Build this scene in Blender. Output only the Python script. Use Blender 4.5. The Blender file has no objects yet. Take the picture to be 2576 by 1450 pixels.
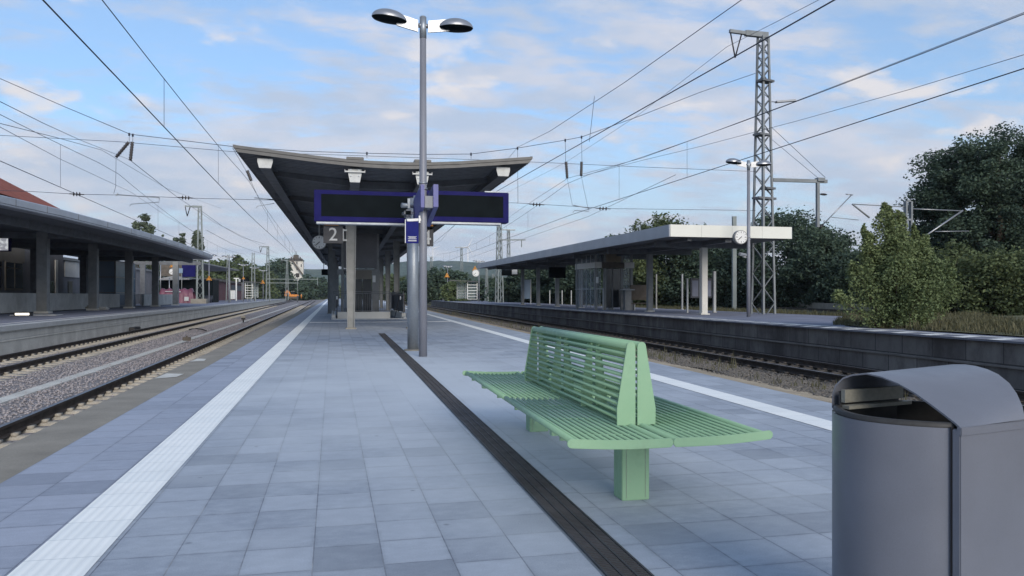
import bpy, bmesh, math, random
import numpy as np
from mathutils import Vector, Matrix
random.seed(7); RNG = np.random.default_rng(11)
SC = bpy.context.scene
COL = SC.collection
# ------------------------------------------------------------------ camera
H = 1.2; FP = 1950.0; HY = 745.0; CX = 1288.0           # eye height; focal length, horizon and centre in a 2576 px wide frame
YAW = math.atan((CX-836)/FP); SN, CS = math.sin(YAW), math.cos(YAW)
cam = bpy.data.objects.new('camera', bpy.data.cameras.new('camera')); COL.objects.link(cam)
cam.location = (0, 0, H); cam.rotation_euler = (math.radians(90), 0, -YAW)
cam.data.sensor_width = 36; cam.data.lens = 36*FP/2576; cam.data.shift_y = 20/2576
cam.data.clip_start = .1; cam.data.clip_end = 12000
SC.camera = cam
# ------------------------------------------------------------------ world, sun, exposure
SUN_EL, SUN_AZ = math.radians(26), math.radians(172)    # azimuth clockwise from +Y: behind and a little left of the camera
w = bpy.data.worlds.new("World"); SC.world = w; w.use_nodes = True
def build_world():
    nt = w.node_tree; N = nt.nodes; L = nt.links; N.clear()
    out = N.new('ShaderNodeOutputWorld'); bg = N.new('ShaderNodeBackground')
    sky = N.new('ShaderNodeTexSky'); sky.sky_type = 'NISHITA'; sky.sun_disc = False
    sky.sun_elevation = SUN_EL; sky.sun_rotation = SUN_AZ; sky.air_density = 1.0; sky.dust_density = .6; sky.ozone_density = 2.5
    tc = N.new('ShaderNodeTexCoord'); sep = N.new('ShaderNodeSeparateXYZ'); L.new(tc.outputs['Generated'], sep.inputs[0])
    def m(op, a, b=None, c=None):
        n = N.new('ShaderNodeMath'); n.operation = op
        for i, v in enumerate((a, b, c)):
            if v is None: continue
            if isinstance(v, (int, float)): n.inputs[i].default_value = v
            else: L.new(v, n.inputs[i])
        return n.outputs[0]
    z = m('MAXIMUM', sep.outputs[2], 0.0)
    zz = m('ADD', z, .16)
    cmb = N.new('ShaderNodeCombineXYZ')
    L.new(m('DIVIDE', sep.outputs[0], zz), cmb.inputs[0]); L.new(m('DIVIDE', sep.outputs[1], zz), cmb.inputs[1])
    def noise(vec, sc, det, rough, off=(0, 0, 0), stretch=(1, 1, 1), dist=0):
        mp = N.new('ShaderNodeMapping'); mp.inputs['Location'].default_value = off; mp.inputs['Scale'].default_value = stretch
        L.new(vec, mp.inputs[0])
        n = N.new('ShaderNodeTexNoise'); n.inputs['Scale'].default_value = sc; n.inputs['Detail'].default_value = det
        n.inputs['Roughness'].default_value = rough; n.inputs['Distortion'].default_value = dist
        L.new(mp.outputs[0], n.inputs['Vector']); return n.outputs['Fac']
    def ramp(v, a, b):
        r = N.new('ShaderNodeMapRange'); r.interpolation_type = 'SMOOTHSTEP'
        L.new(v, r.inputs[0]); r.inputs[1].default_value = a; r.inputs[2].default_value = b
        return r.outputs[0]
    big = noise(cmb.outputs[0], 1.05, 6, .55, SKYOFF, (.62, 1.25, 1), .3)
    fine = noise(cmb.outputs[0], 6.5, 8, .60, (0, 4, 0), (.75, 1.3, 1), .25)
    mix = m('ADD', m('MULTIPLY', big, .60), m('MULTIPLY', fine, .40))
    thr = m('ADD', m('MULTIPLY', z, .27), .362)
    cov = m('MULTIPLY', ramp(m('SUBTRACT', mix, thr), -.02, .13), .88)
    gen = tc.outputs['Generated']
    puff = noise(gen, 8.5, 7, .52, PUFFOFF, (1, 1, 2.4), .15)
    band = m('MULTIPLY', ramp(z, .05, .12), m('SUBTRACT', 1.0, ramp(z, .26, .40)))
    pf = m('MULTIPLY', m('MULTIPLY', ramp(puff, .55, .69), band), .85)
    veil = m('MULTIPLY', m('SUBTRACT', 1.0, ramp(z, .0, .36)), .90); veil = m('MAXIMUM', veil, .30)
    blue = N.new('ShaderNodeMixRGB'); blue.blend_type = 'MULTIPLY'; blue.inputs[0].default_value = 1; blue.inputs[2].default_value = SKYMUL
    L.new(sky.outputs[0], blue.inputs[1])
    # tone of the clouds: lilac grey hollows, warmer lit tops
    tone = N.new('ShaderNodeMixRGB'); L.new(ramp(noise(cmb.outputs[0], 2.6, 5, .6, (9, 2, 0)), .38, .64), tone.inputs[0])
    tone.inputs[1].default_value = CLOUD_D; tone.inputs[2].default_value = CLOUD
    a = N.new('ShaderNodeMixRGB'); L.new(veil, a.inputs[0]); L.new(blue.outputs[0], a.inputs[1]); a.inputs[2].default_value = VEIL
    b = N.new('ShaderNodeMixRGB'); L.new(cov, b.inputs[0]); L.new(a.outputs[0], b.inputs[1]); L.new(tone.outputs[0], b.inputs[2])
    c = N.new('ShaderNodeMixRGB'); L.new(pf, c.inputs[0]); L.new(b.outputs[0], c.inputs[1]); c.inputs[2].default_value = PUFF
    L.new(c.outputs[0], bg.inputs[0]); bg.inputs[1].default_value = .1
    L.new(bg.outputs[0], out.inputs[0])
SKYOFF = (7.3, 2.2, 0); PUFFOFF = (2.29, 1.54, 0); CLOUD_D = (2.7, 3.1, 3.85, 1)
SKYMUL = (.60, .84, 1.0, 1); VEIL = (3.2, 3.65, 4.1, 1); CLOUD = (3.6, 3.65, 4.05, 1); PUFF = (4.5, 4.25, 4.2, 1)
build_world()
sun = bpy.data.objects.new('sun', bpy.data.lights.new('sun', 'SUN')); COL.objects.link(sun)
sun.data.energy = 1.45; sun.data.angle = math.radians(34); sun.data.color = (1, .88, .74)
sd = Vector((math.sin(SUN_AZ)*math.cos(SUN_EL), math.cos(SUN_AZ)*math.cos(SUN_EL), math.sin(SUN_EL)))
sun.rotation_euler = sd.to_track_quat('Z', 'Y').to_euler()
VS = SC.view_settings; VS.view_transform = 'Standard'; VS.look = 'None'; VS.gamma = 1; VS.exposure = 1.0; VS.use_curve_mapping = False
# ------------------------------------------------------------------ helpers: surveying
def ray(u, v):
    a = (u-CX)/FP; b = (HY-v)/FP
    return SN+CS*a, CS-SN*a, b
def G(u, v, z=0.0):                       # point of the level plane z
    x, y, b = ray(u, v); t = (z-H)/b; return Vector((x*t, y*t, z))
def A(u, v, Y):                           # point of the cross plane Y
    x, y, b = ray(u, v); t = Y/y; return Vector((x*t, Y, H+b*t))
# ------------------------------------------------------------------ helpers: materials
def _mix(nt, f, c1, c2):
    n = nt.nodes.new('ShaderNodeMixRGB')
    for i, v in enumerate((f, c1, c2)):
        if hasattr(v, 'is_linked') or hasattr(v, 'links'): nt.links.new(v, n.inputs[i])
        elif isinstance(v, (int, float)): n.inputs[i].default_value = v
        else: n.inputs[i].default_value = (*v[:3], 1)
    return n.outputs[0]
def newmat(name, rough=.6, metal=0, spec=.5):
    m = bpy.data.materials.new(name); m.use_nodes = True
    b = m.node_tree.nodes['Principled BSDF']; b.inputs['Roughness'].default_value = rough; b.inputs['Metallic'].default_value = metal
    b.inputs['Specular IOR Level'].default_value = spec
    return m, m.node_tree, b
def nz(nt, scale, detail=5, rough=.6, stretch=None, world=True):
    n = nt.nodes.new('ShaderNodeTexNoise'); n.inputs['Scale'].default_value = scale; n.inputs['Detail'].default_value = detail; n.inputs['Roughness'].default_value = rough
    if world: src = nt.nodes.new('ShaderNodeNewGeometry').outputs['Position']
    else: src = nt.nodes.new('ShaderNodeTexCoord').outputs['Object']
    if stretch:
        mp = nt.nodes.new('ShaderNodeMapping'); mp.inputs['Scale'].default_value = stretch; nt.links.new(src, mp.inputs[0]); src = mp.outputs[0]
    nt.links.new(src, n.inputs['Vector']); return n.outputs['Fac']
def mr(nt, v, a, b, c=0., d=1.):
    n = nt.nodes.new('ShaderNodeMapRange'); nt.links.new(v, n.inputs[0])
    for i, q in enumerate((a, b, c, d)): n.inputs[i+1].default_value = q
    return n.outputs[0]
def bump(nt, b, h, s=.3, d=.01):
    n = nt.nodes.new('ShaderNodeBump'); n.inputs['Strength'].default_value = s; n.inputs['Distance'].default_value = d
    nt.links.new(h, n.inputs['Height']); nt.links.new(n.outputs[0], b.inputs['Normal'])
def M(name, c, rough=.6, metal=0, var=.25, scale=3., spec=.5, fine=.15, fscale=60., bmp=0., stretch=None):
    """plain material with large and small scale variation of tone"""
    m, nt, b = newmat(name, rough, metal, spec)
    dk = tuple(x*(1-var) for x in c); lt = tuple(min(1, x*(1+var)) for x in c)
    col = _mix(nt, mr(nt, nz(nt, scale, 6, .6, stretch), .3, .7), dk, lt)
    if fine:
        n = nz(nt, fscale, 3, .6)
        mm = nt.nodes.new('ShaderNodeMixRGB'); mm.blend_type = 'MULTIPLY'; mm.inputs[0].default_value = 1
        g = mr(nt, n, .25, .75, 1-fine, 1+fine); nt.links.new(col, mm.inputs[1]); nt.links.new(g, mm.inputs[2]); col = mm.outputs[0]
        if bmp: bump(nt, b, n, bmp, .01)
    nt.links.new(col, b.inputs['Base Color'])
    if rough < .9: nt.links.new(mr(nt, nz(nt, scale*2.3, 4), .3, .7, rough*.85, min(1, rough*1.15)), b.inputs['Roughness'])
    return m
MT = {}
MT['galv'] = M('galvanised_steel', (.30, .33, .36), .45, .6, .14, 5., fine=.08, fscale=30, stretch=(1, 1, .35))
MT['lampgrey'] = M('silver_lamp_metal', (.30, .315, .34), .33, .6, .06, 4., fine=.03)
MT['polegrey'] = M('pole_grey_paint', (.20, .21, .245), .5, .15, .10, 4., fine=.06, stretch=(1, 1, .3))
MT['steelcol'] = M('grey_painted_steel', (.21, .22, .222), .5, 0, .15, 3.)
MT['darksteel'] = M('dark_painted_steel', (.115, .125, .14), .6, 0, .22, 3.)
MT['beamend'] = M('pale_beam_paint', (.50, .52, .52), .5, 0, .1, 5.)
MT['fascia'] = M('fascia_metal', (.070, .072, .075), .42, .2, .10, 1.5)
MT['fasciaL'] = M('roof_edge_metal', (.36, .39, .44), .4, .25, .12, .6)
MT['fasciaLit'] = M('pale_lit_roof_end_panels', (.66, .67, .62), .5, 0, .06, .6, fine=.04)  # front end of the right roof: its lit brightness put into the colour
MT['concrete'] = M('concrete_light', (.50, .50, .47), .85, 0, .18, 1.3, spec=.3, fine=.18, fscale=35, bmp=.15)
MT['coping'] = M('coping_concrete', (.245, .23, .20), .9, 0, .16, 2.2, spec=.25, fine=.12, fscale=70, bmp=.1)
MT['kerbpale'] = M('pale_concrete_edge', (.42, .44, .45), .8, 0, .10, 1.5, spec=.3)
MT['white'] = M('white_paint', (.70, .71, .70), .5, 0, .07, 2.)
MT['whitewall'] = M('white_render_wall', (.62, .61, .57), .8, 0, .14, .35)
MT['navy'] = M('navy_display_frame', (.008, .008, .085), .5, 0, .15, 3., fine=.05, spec=.08)
MT['screen'] = M('dark_display_glass', (.006, .009, .011), .45, 0, .25, 3., fine=0, spec=.02)
MT['purple'] = M('blue_violet_bracket', (.075, .085, .27), .4, 0, .12, 4.)
MT['signgrey'] = M('slate_sign_plate', (.028, .032, .045), .45, 0, .1, 4.)
MT['black'] = M('black_rubber', (.012, .012, .014), .6, 0, .2, 5.)
MT['orange'] = M('orange_sign_film', (.75, .30, .015), .5, 0, .12, 4.)
MT['orangemach'] = M('orange_machine_paint', (.62, .22, .03), .55, 0, .25, 2.)
MT['rail'] = M('rail_rust', (.05, .042, .038), .8, 0, .3, 3., spec=.2)
MT['railtop'] = M('rail_running_surface', (.22, .21, .22), .35, .8, .15, 3.)
MT['sleeper'] = M('sleeper_concrete', (.33, .305, .26), .9, 0, .2, 2.5, spec=.2, fine=.2, fscale=40, bmp=.2)
MT['sleeperold'] = M('old_dark_sleeper', (.075, .068, .062), .9, 0, .3, 2.5, spec=.2)
MT['wallold'] = None
MT['wire'] = M('overhead_wire_copper', (.035, .04, .06), .6, .3, .1, 1., fine=0)
MT['porcelain'] = M('dark_insulator_glaze', (.022, .018, .02), .35, 0, .2, 5., fine=0)
MT['mast'] = M('weathered_mast_steel', (.19, .21, .225), .7, .1, .22, 1.5, fine=.1)
MT['mastfar'] = M('dull_mast_steel', (.22, .25, .25), .8, 0, .2, .6, fine=.1)
MT['bark'] = M('bark', (.055, .045, .035), .9, 0, .3, 3., spec=.2)
MT['bin'] = M('blue_grey_steel_sheet', (.165, .176, .208), .36, .25, .07, 3., fine=.05, fscale=260)
MT['bininner'] = M('bin_inner_dark', (.035, .035, .035), .6, .1, .2, 6.)
MT['binrail'] = M('bin_inner_rail', (.24, .235, .20), .45, .3, .1, 6.)
MT['tarp'] = M('magenta_tarpaulin', (.14, .045, .08), .55, 0, .25, 1.2, fine=.1, fscale=6)
MT['redroof'] = M('red_roof_tiles', (.24, .075, .05), .85, 0, .22, 1.0, spec=.2)
MT['beigewall'] = M('beige_render', (.22, .20, .17), .85, 0, .15, .4)
MT['darkwall'] = M('dark_grey_plaster', (.17, .17, .18), .85, 0, .2, .5)  # dark grey plaster of station, annex and upper lift panel
MT['glassdark'] = M('dark_window_glass', (.02, .025, .03), .12, 0, .2, 2., fine=0)
MT['glassblue'] = M('blue_lift_glass', (.22, .30, .40), .15, 0, .15, .6, fine=0)
MT['turbine'] = M('turbine_white', (.80, .80, .80), .5, 0, .03, 1.)
MT['edgeband'] = M('blue_grey_edge_band', (.16, .17, .205), .92, 0, .12, 2., spec=.08)
MT['ledge'] = M('worn_ledge_concrete', (.16, .155, .15), .85, 0, .3, 1.2, spec=.2)
MT['grate'] = M('cast_iron_grate', (.042, .042, .048), .6, .1, .35, 3.)
MT['louvre'] = M('louvre_brown', (.23, .19, .14), .6, 0, .15, 3.)
MT['wood'] = M('weathered_board', (.10, .085, .07), .8, 0, .3, 3.)
# see-through shelter glass
def glassmat():
    m, nt, b = newmat('shelter_glass', .08)
    b.inputs['Base Color'].default_value = (.30, .36, .38, 1); b.inputs['Alpha'].default_value = .38
    return m
MT['glass'] = glassmat()
def pavemat(name, bw, bh, c1, c2, offx=0., dirt=True):
    m, nt, b = newmat(name, .62, 0, .4)
    pos = nt.nodes.new('ShaderNodeNewGeometry').outputs['Position']
    mp = nt.nodes.new('ShaderNodeMapping'); mp.inputs['Location'].default_value = (offx, .17, 0); nt.links.new(pos, mp.inputs[0])
    # uneven courses: every column of slabs is shifted a little
    s0 = nt.nodes.new('ShaderNodeSeparateXYZ'); nt.links.new(mp.outputs[0], s0.inputs[0])
    q1 = nt.nodes.new('ShaderNodeMath'); q1.operation = 'DIVIDE'; nt.links.new(s0.outputs[0], q1.inputs[0]); q1.inputs[1].default_value = bw
    q2 = nt.nodes.new('ShaderNodeMath'); q2.operation = 'FLOOR'; nt.links.new(q1.outputs[0], q2.inputs[0])
    w1 = nt.nodes.new('ShaderNodeTexWhiteNoise'); w1.noise_dimensions = '1D'; nt.links.new(q2.outputs[0], w1.inputs['W'])
    q3 = nt.nodes.new('ShaderNodeMath'); q3.operation = 'MULTIPLY_ADD'; nt.links.new(w1.outputs['Value'], q3.inputs[0]); q3.inputs[1].default_value = .07; nt.links.new(s0.outputs[1], q3.inputs[2])
    q4 = nt.nodes.new('ShaderNodeCombineXYZ'); nt.links.new(s0.outputs[0], q4.inputs[0]); nt.links.new(q3.outputs[0], q4.inputs[1])
    class _o: outputs = [q4.outputs[0]]
    mp = _o
    br = nt.nodes.new('ShaderNodeTexBrick'); br.offset = 0; br.squash = 1
    br.inputs['Brick Width'].default_value = bw; br.inputs['Row Height'].default_value = bh; br.inputs['Scale'].default_value = 1
    br.inputs['Mortar Size'].default_value = .0035; br.inputs['Mortar Smooth'].default_value = .5; br.inputs['Bias'].default_value = 0
    br.inputs['Color1'].default_value = (*c1, 1); br.inputs['Color2'].default_value = (*c2, 1); br.inputs['Mortar'].default_value = (.095, .105, .135, 1)
    nt.links.new(mp.outputs[0], br.inputs['Vector'])
    # pale sand left in some of the joints running along the platform
    sx = nt.nodes.new('ShaderNodeSeparateXYZ'); nt.links.new(mp.outputs[0], sx.inputs[0])
    col = br.outputs['Color']
    f1 = mr(nt, nz(nt, 1.1, 5, .6), .50, .66); jf = nt.nodes.new('ShaderNodeMath'); jf.operation = 'MULTIPLY'
    nt.links.new(f1, jf.inputs[0]); nt.links.new(br.outputs['Fac'], jf.inputs[1])
    col = _mix(nt, jf.outputs[0], col, (.42, .43, .43))
    # grime creeping in from the joints, and cloudy cement surface
    b2_ = nt.nodes.new('ShaderNodeTexBrick'); b2_.offset = 0; b2_.inputs['Brick Width'].default_value = bw; b2_.inputs['Row Height'].default_value = bh; b2_.inputs['Scale'].default_value = 1
    b2_.inputs['Mortar Size'].default_value = .030; b2_.inputs['Mortar Smooth'].default_value = 1; nt.links.new(mp.outputs[0], b2_.inputs['Vector'])
    gm = nt.nodes.new('ShaderNodeMath'); gm.operation = 'MULTIPLY'; nt.links.new(b2_.outputs['Fac'], gm.inputs[0]); nt.links.new(mr(nt, nz(nt, 4., 4), .35, .7, .05, .55), gm.inputs[1])
    col = _mix(nt, gm.outputs[0], col, tuple(x*.62 for x in c1))
    col = _mix(nt, mr(nt, nz(nt, 9., 6, .65, (1, 1.6, 1)), .42, .72, 0, .45), col, tuple(min(1, x*1.22) for x in c2))
    # slab to slab tone: a coarse random value per slab
    wn = nt.nodes.new('ShaderNodeTexWhiteNoise'); fl = nt.nodes.new('ShaderNodeVectorMath'); fl.operation = 'FLOOR'
    dv = nt.nodes.new('ShaderNodeVectorMath'); dv.operation = 'DIVIDE'; dv.inputs[1].default_value = (bw, bh, 10)
    nt.links.new(mp.outputs[0], dv.inputs[0]); nt.links.new(dv.outputs[0], fl.inputs[0]); nt.links.new(fl.outputs[0], wn.inputs['Vector'])
    pp = nt.nodes.new('ShaderNodeMath'); pp.operation = 'POWER'; nt.links.new(wn.outputs['Value'], pp.inputs[0]); pp.inputs[1].default_value = 5
    dk = mr(nt, pp.outputs[0], 0, 1, 0, .55); col = _mix(nt, dk, col, tuple(x*.62 for x in c1))
    if dirt:      # dried film of pale building dust in big soft patches
        big = mr(nt, nz(nt, .16, 4, .55, (1, .6, 1)), .48, .68, 0, .28)
        col = _mix(nt, big, col, (.58, .62, .66))
        st = mr(nt, nz(nt, .9, 6, .65), .5, .75, 0, .30)
        col = _mix(nt, st, col, (.21, .235, .29))
    if dirt:      # pale spill of cement dust in the middle of the platform, ragged edge
        dm = nt.nodes.new('ShaderNodeVectorMath'); dm.operation = 'MULTIPLY_ADD'; dm.inputs[1].default_value = (.42, .17, 0); dm.inputs[2].default_value = (-.50, -1.95, 0)
        nt.links.new(pos, dm.inputs[0]); ln = nt.nodes.new('ShaderNodeVectorMath'); ln.operation = 'LENGTH'; nt.links.new(dm.outputs[0], ln.inputs[0])
        ad = nt.nodes.new('ShaderNodeMath'); nt.links.new(ln.outputs['Value'], ad.inputs[0]); nt.links.new(mr(nt, nz(nt, .8, 6, .6), .2, .8, -.6, .6), ad.inputs[1])
        col = _mix(nt, mr(nt, ad.outputs[0], .3, 1.5, .80, 0), col, (.52, .57, .62))
        # small dark spots
        vo = nt.nodes.new('ShaderNodeTexVoronoi'); vo.inputs['Scale'].default_value = 2.3; nt.links.new(pos, vo.inputs['Vector'])
        col = _mix(nt, mr(nt, vo.outputs['Distance'], .018, .05, .55, 0), col, (.12, .13, .15))
    mm = nt.nodes.new('ShaderNodeMixRGB'); mm.blend_type = 'MULTIPLY'; mm.inputs[0].default_value = 1
    g = mr(nt, nz(nt, 150., 3, .7), .25, .75, .84, 1.16); nt.links.new(col, mm.inputs[1]); nt.links.new(g, mm.inputs[2])
    nt.links.new(mm.outputs[0], b.inputs['Base Color'])
    add = nt.nodes.new('ShaderNodeMath'); add.operation = 'SUBTRACT'
    nt.links.new(mr(nt, nz(nt, 90., 3), 0, 1, 0, .25), add.inputs[0]); nt.links.new(br.outputs['Fac'], add.inputs[1])
    bump(nt, b, add.outputs[0], .45, .006)
    return m
MT['pave'] = pavemat('grey_blue_paving', .31, .335, (.255, .293, .352), (.345, .387, .45), .085)
MT['paveedge'] = pavemat('grey_blue_paving_edge', .35, .335, (.265, .300, .375), (.325, .36, .44), .32, False)
def tactile():
    m, nt, b = newmat('white_ribbed_tactile', .55, 0, .4)
    pos = nt.nodes.new('ShaderNodeNewGeometry').outputs['Position']
    wv = nt.nodes.new('ShaderNodeTexWave'); wv.bands_direction = 'X'; wv.inputs['Scale'].default_value = 1/.0475/2*.318*2; wv.inputs['Distortion'].default_value = 0
    nt.links.new(pos, wv.inputs['Vector'])
    br = nt.nodes.new('ShaderNodeTexBrick'); br.offset = 0; br.inputs['Brick Width'].default_value = 4; br.inputs['Row Height'].default_value = .30; br.inputs['Scale'].default_value = 1
    br.inputs['Mortar Size'].default_value = .004; br.inputs['Color1'].default_value = (.90, .92, .90, 1); br.inputs['Color2'].default_value = (.84, .87, .86, 1); br.inputs['Mortar'].default_value = (.60, .64, .65, 1)
    nt.links.new(pos, br.inputs['Vector'])
    col = _mix(nt, mr(nt, wv.outputs['Fac'], .5, .95, 0, .22), br.outputs['Color'], (.50, .53, .54))
    col = _mix(nt, mr(nt, nz(nt, 1.7, 5), .5, .8, 0, .3), col, (.55, .58, .59))
    nt.links.new(col, b.inputs['Base Color']); bump(nt, b, wv.outputs['Fac'], .6, -.006)
    return m
MT['tact'] = tactile()
def ballastmat(name, cols, dark=.35, sc=16.):
    m, nt, b = newmat(name, .9, 0, .2)
    pos = nt.nodes.new('ShaderNodeNewGeometry').outputs['Position']
    v = nt.nodes.new('ShaderNodeTexVoronoi'); v.inputs['Scale'].default_value = sc; nt.links.new(pos, v.inputs['Vector'])
    sp = nt.nodes.new('ShaderNodeSeparateColor'); nt.links.new(v.outputs['Color'], sp.inputs[0])
    c = _mix(nt, sp.outputs[0], cols[0], cols[1])
    c = _mix(nt, mr(nt, sp.outputs[1], .75, 1), c, cols[2])
    c = _mix(nt, mr(nt, v.outputs['Distance'], .32, .62), c, tuple(x*dark for x in cols[0]))
    c = _mix(nt, mr(nt, nz(nt, .35, 5), .4, .7, 0, .5), c, tuple(x*.7 for x in cols[1]))
    nt.links.new(c, b.inputs['Base Color'])
    inv = nt.nodes.new('ShaderNodeMath'); inv.operation = 'SUBTRACT'; inv.inputs[0].default_value = 1; nt.links.new(v.outputs['Distance'], inv.inputs[1])
    bump(nt, b, inv.outputs[0], .9, .04)
    return m
MT['ballast'] = ballastmat('mauve_grey_ballast', ((.27, .255, .265), (.36, .34, .352), (.48, .47, .465)), .55)
MT['ballastold'] = ballastmat('old_dark_ballast', ((.075, .070, .064), (.13, .12, .108), (.26, .245, .22)))
MT['stoneA'] = M('loose_stone_mauve', (.31, .29, .30), .9, 0, .32, 14., spec=.2)
MT['stoneB'] = M('loose_stone_dark', (.13, .12, .108), .9, 0, .5, 14., spec=.2)
MT['dirt'] = M('sandy_gravel_strip', (.33, .28, .21), .95, 0, .28, 1.6, spec=.15, fine=.3, fscale=45, bmp=.3)
MT['earth'] = M('grassy_earth', (.10, .10, .06), .95, 0, .4, .5, spec=.1, fine=.3, fscale=8)
MT['asphalt'] = M('old_platform_asphalt', (.19, .205, .26), .92, 0, .18, .7, spec=.1, fine=.12, fscale=50)
def oldwall():
    m, nt, b = newmat('sooty_block_wall', .9, 0, .2)
    tcn = nt.nodes.new('ShaderNodeNewGeometry').outputs['Position']
    sp = nt.nodes.new('ShaderNodeSeparateXYZ'); nt.links.new(tcn, sp.inputs[0])
    cb = nt.nodes.new('ShaderNodeCombineXYZ'); nt.links.new(sp.outputs[1], cb.inputs[0]); nt.links.new(sp.outputs[2], cb.inputs[1])
    br = nt.nodes.new('ShaderNodeTexBrick'); br.inputs['Scale'].default_value = 1; br.inputs['Brick Width'].default_value = 1.0; br.inputs['Row Height'].default_value = .47
    br.inputs['Mortar Size'].default_value = .012; br.inputs['Color1'].default_value = (.135, .130, .128, 1); br.inputs['Color2'].default_value = (.215, .208, .20, 1); br.inputs['Mortar'].default_value = (.05, .05, .052, 1)
    mp = nt.nodes.new('ShaderNodeMapping'); mp.inputs['Location'].default_value = (0, .65, 0); nt.links.new(cb.outputs[0], mp.inputs[0]); nt.links.new(mp.outputs[0], br.inputs['Vector'])
    c = _mix(nt, mr(nt, nz(nt, .8, 7, .7, (1, 1, .5)),   .38, .62, 0, .85), br.outputs['Color'], (.062, .056, .056))
    c = _mix(nt, mr(nt, nz(nt, 5., 5, .7, (1, 1, .25)), .55, .8, 0, .4), c, (.19, .19, .185))
    nt.links.new(c, b.inputs['Base Color']); bump(nt, b, br.outputs['Fac'], .4, -.02); return m
MT['wallold'] = oldwall()
def leafmat(name, a, c, sc=.5):
    m, nt, b = newmat(name, .65, 0, .25)
    col = _mix(nt, mr(nt, nz(nt, sc, 4, .6), .35, .65), a, c)
    oi = mr(nt, nz(nt, 7., 2, .5), .3, .7, .7, 1.35)
    mm = nt.nodes.new('ShaderNodeMixRGB'); mm.blend_type = 'MULTIPLY'; mm.inputs[0].default_value = 1; nt.links.new(col, mm.inputs[1]); nt.links.new(oi, mm.inputs[2])
    nt.links.new(mm.outputs[0], b.inputs['Base Color'])
    tr = nt.nodes.new('ShaderNodeBsdfTranslucent'); nt.links.new(mm.outputs[0], tr.inputs[0])
    ms = nt.nodes.new('ShaderNodeMixShader'); ms.inputs[0].default_value = .2
    nt.links.new(b.outputs[0], ms.inputs[1]); nt.links.new(tr.outputs[0], ms.inputs[2])
    nt.links.new(ms.outputs[0], nt.nodes['Material Output'].inputs[0]); return m
MT['leafdark'] = leafmat('dark_oak_leaves', (.042, .070, .056), (.080, .118, .076), .45)
MT['leafolive'] = leafmat('olive_shrub_leaves', (.100, .140, .066), (.165, .205, .092), .5)
MT['leafmid'] = leafmat('mid_green_leaves', (.060, .085, .042), (.11, .14, .062), .3)
MT['leafpoplar'] = leafmat('poplar_leaves', (.09, .12, .08), (.14, .17, .11), .4)
MT['leafhill'] = leafmat('hill_wood_leaves', (.050, .075, .045), (.085, .11, .06), .02)
MT['weed'] = leafmat('dry_weed_blades', (.075, .078, .042), (.125, .118, .068), 1.)
def brickmat():
    m, nt, b = newmat('wine_red_brick', .85, 0, .2)
    tcn = nt.nodes.new('ShaderNodeNewGeometry').outputs['Position']
    sp = nt.nodes.new('ShaderNodeSeparateXYZ'); nt.links.new(tcn, sp.inputs[0])
    ad = nt.nodes.new('ShaderNodeMath'); nt.links.new(sp.outputs[0], ad.inputs[0]); nt.links.new(sp.outputs[1], ad.inputs[1])
    cb = nt.nodes.new('ShaderNodeCombineXYZ'); nt.links.new(ad.outputs[0], cb.inputs[0]); nt.links.new(sp.outputs[2], cb.inputs[1])
    br = nt.nodes.new('ShaderNodeTexBrick'); br.inputs['Scale'].default_value = 1; br.inputs['Brick Width'].default_value = .5; br.inputs['Row Height'].default_value = .16
    br.inputs['Mortar Size'].default_value = .02; br.inputs['Color1'].default_value = (.12, .045, .05, 1); br.inputs['Color2'].default_value = (.18, .075, .08, 1); br.inputs['Mortar'].default_value = (.14, .10, .10, 1)
    nt.links.new(cb.outputs[0], br.inputs['Vector']); nt.links.new(br.outputs['Color'], b.inputs['Base Color']); return m
MT['brick'] = brickmat()
def benchmat(name, c, w):
    m, nt, b = newmat(name, .42, 0, .5)
    col = _mix(nt, mr(nt, nz(nt, 9., 5), .3, .7, 0, .5), c, w); nt.links.new(col, b.inputs['Base Color'])
    # grey dirt film and a few rubbed, chipped spots
    col2 = _mix(nt, mr(nt, nz(nt, 5., 7, .7), .55, .78, 0, .45), col, tuple(x*.55+.03 for x in c))
    col2 = _mix(nt, mr(nt, nz(nt, 42., 4, .6), .70, .74, 0, .8), col2, (.34, .36, .30)); nt.links.new(col2, b.inputs['Base Color'])
    nt.links.new(mr(nt, nz(nt, 20., 4), .3, .7, .38, .62), b.inputs['Roughness'])
    return m
MT['bench'] = benchmat('green_powder_coat', (.225, .39, .25), (.265, .425, .275))
def louvrewave(): pass
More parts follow.
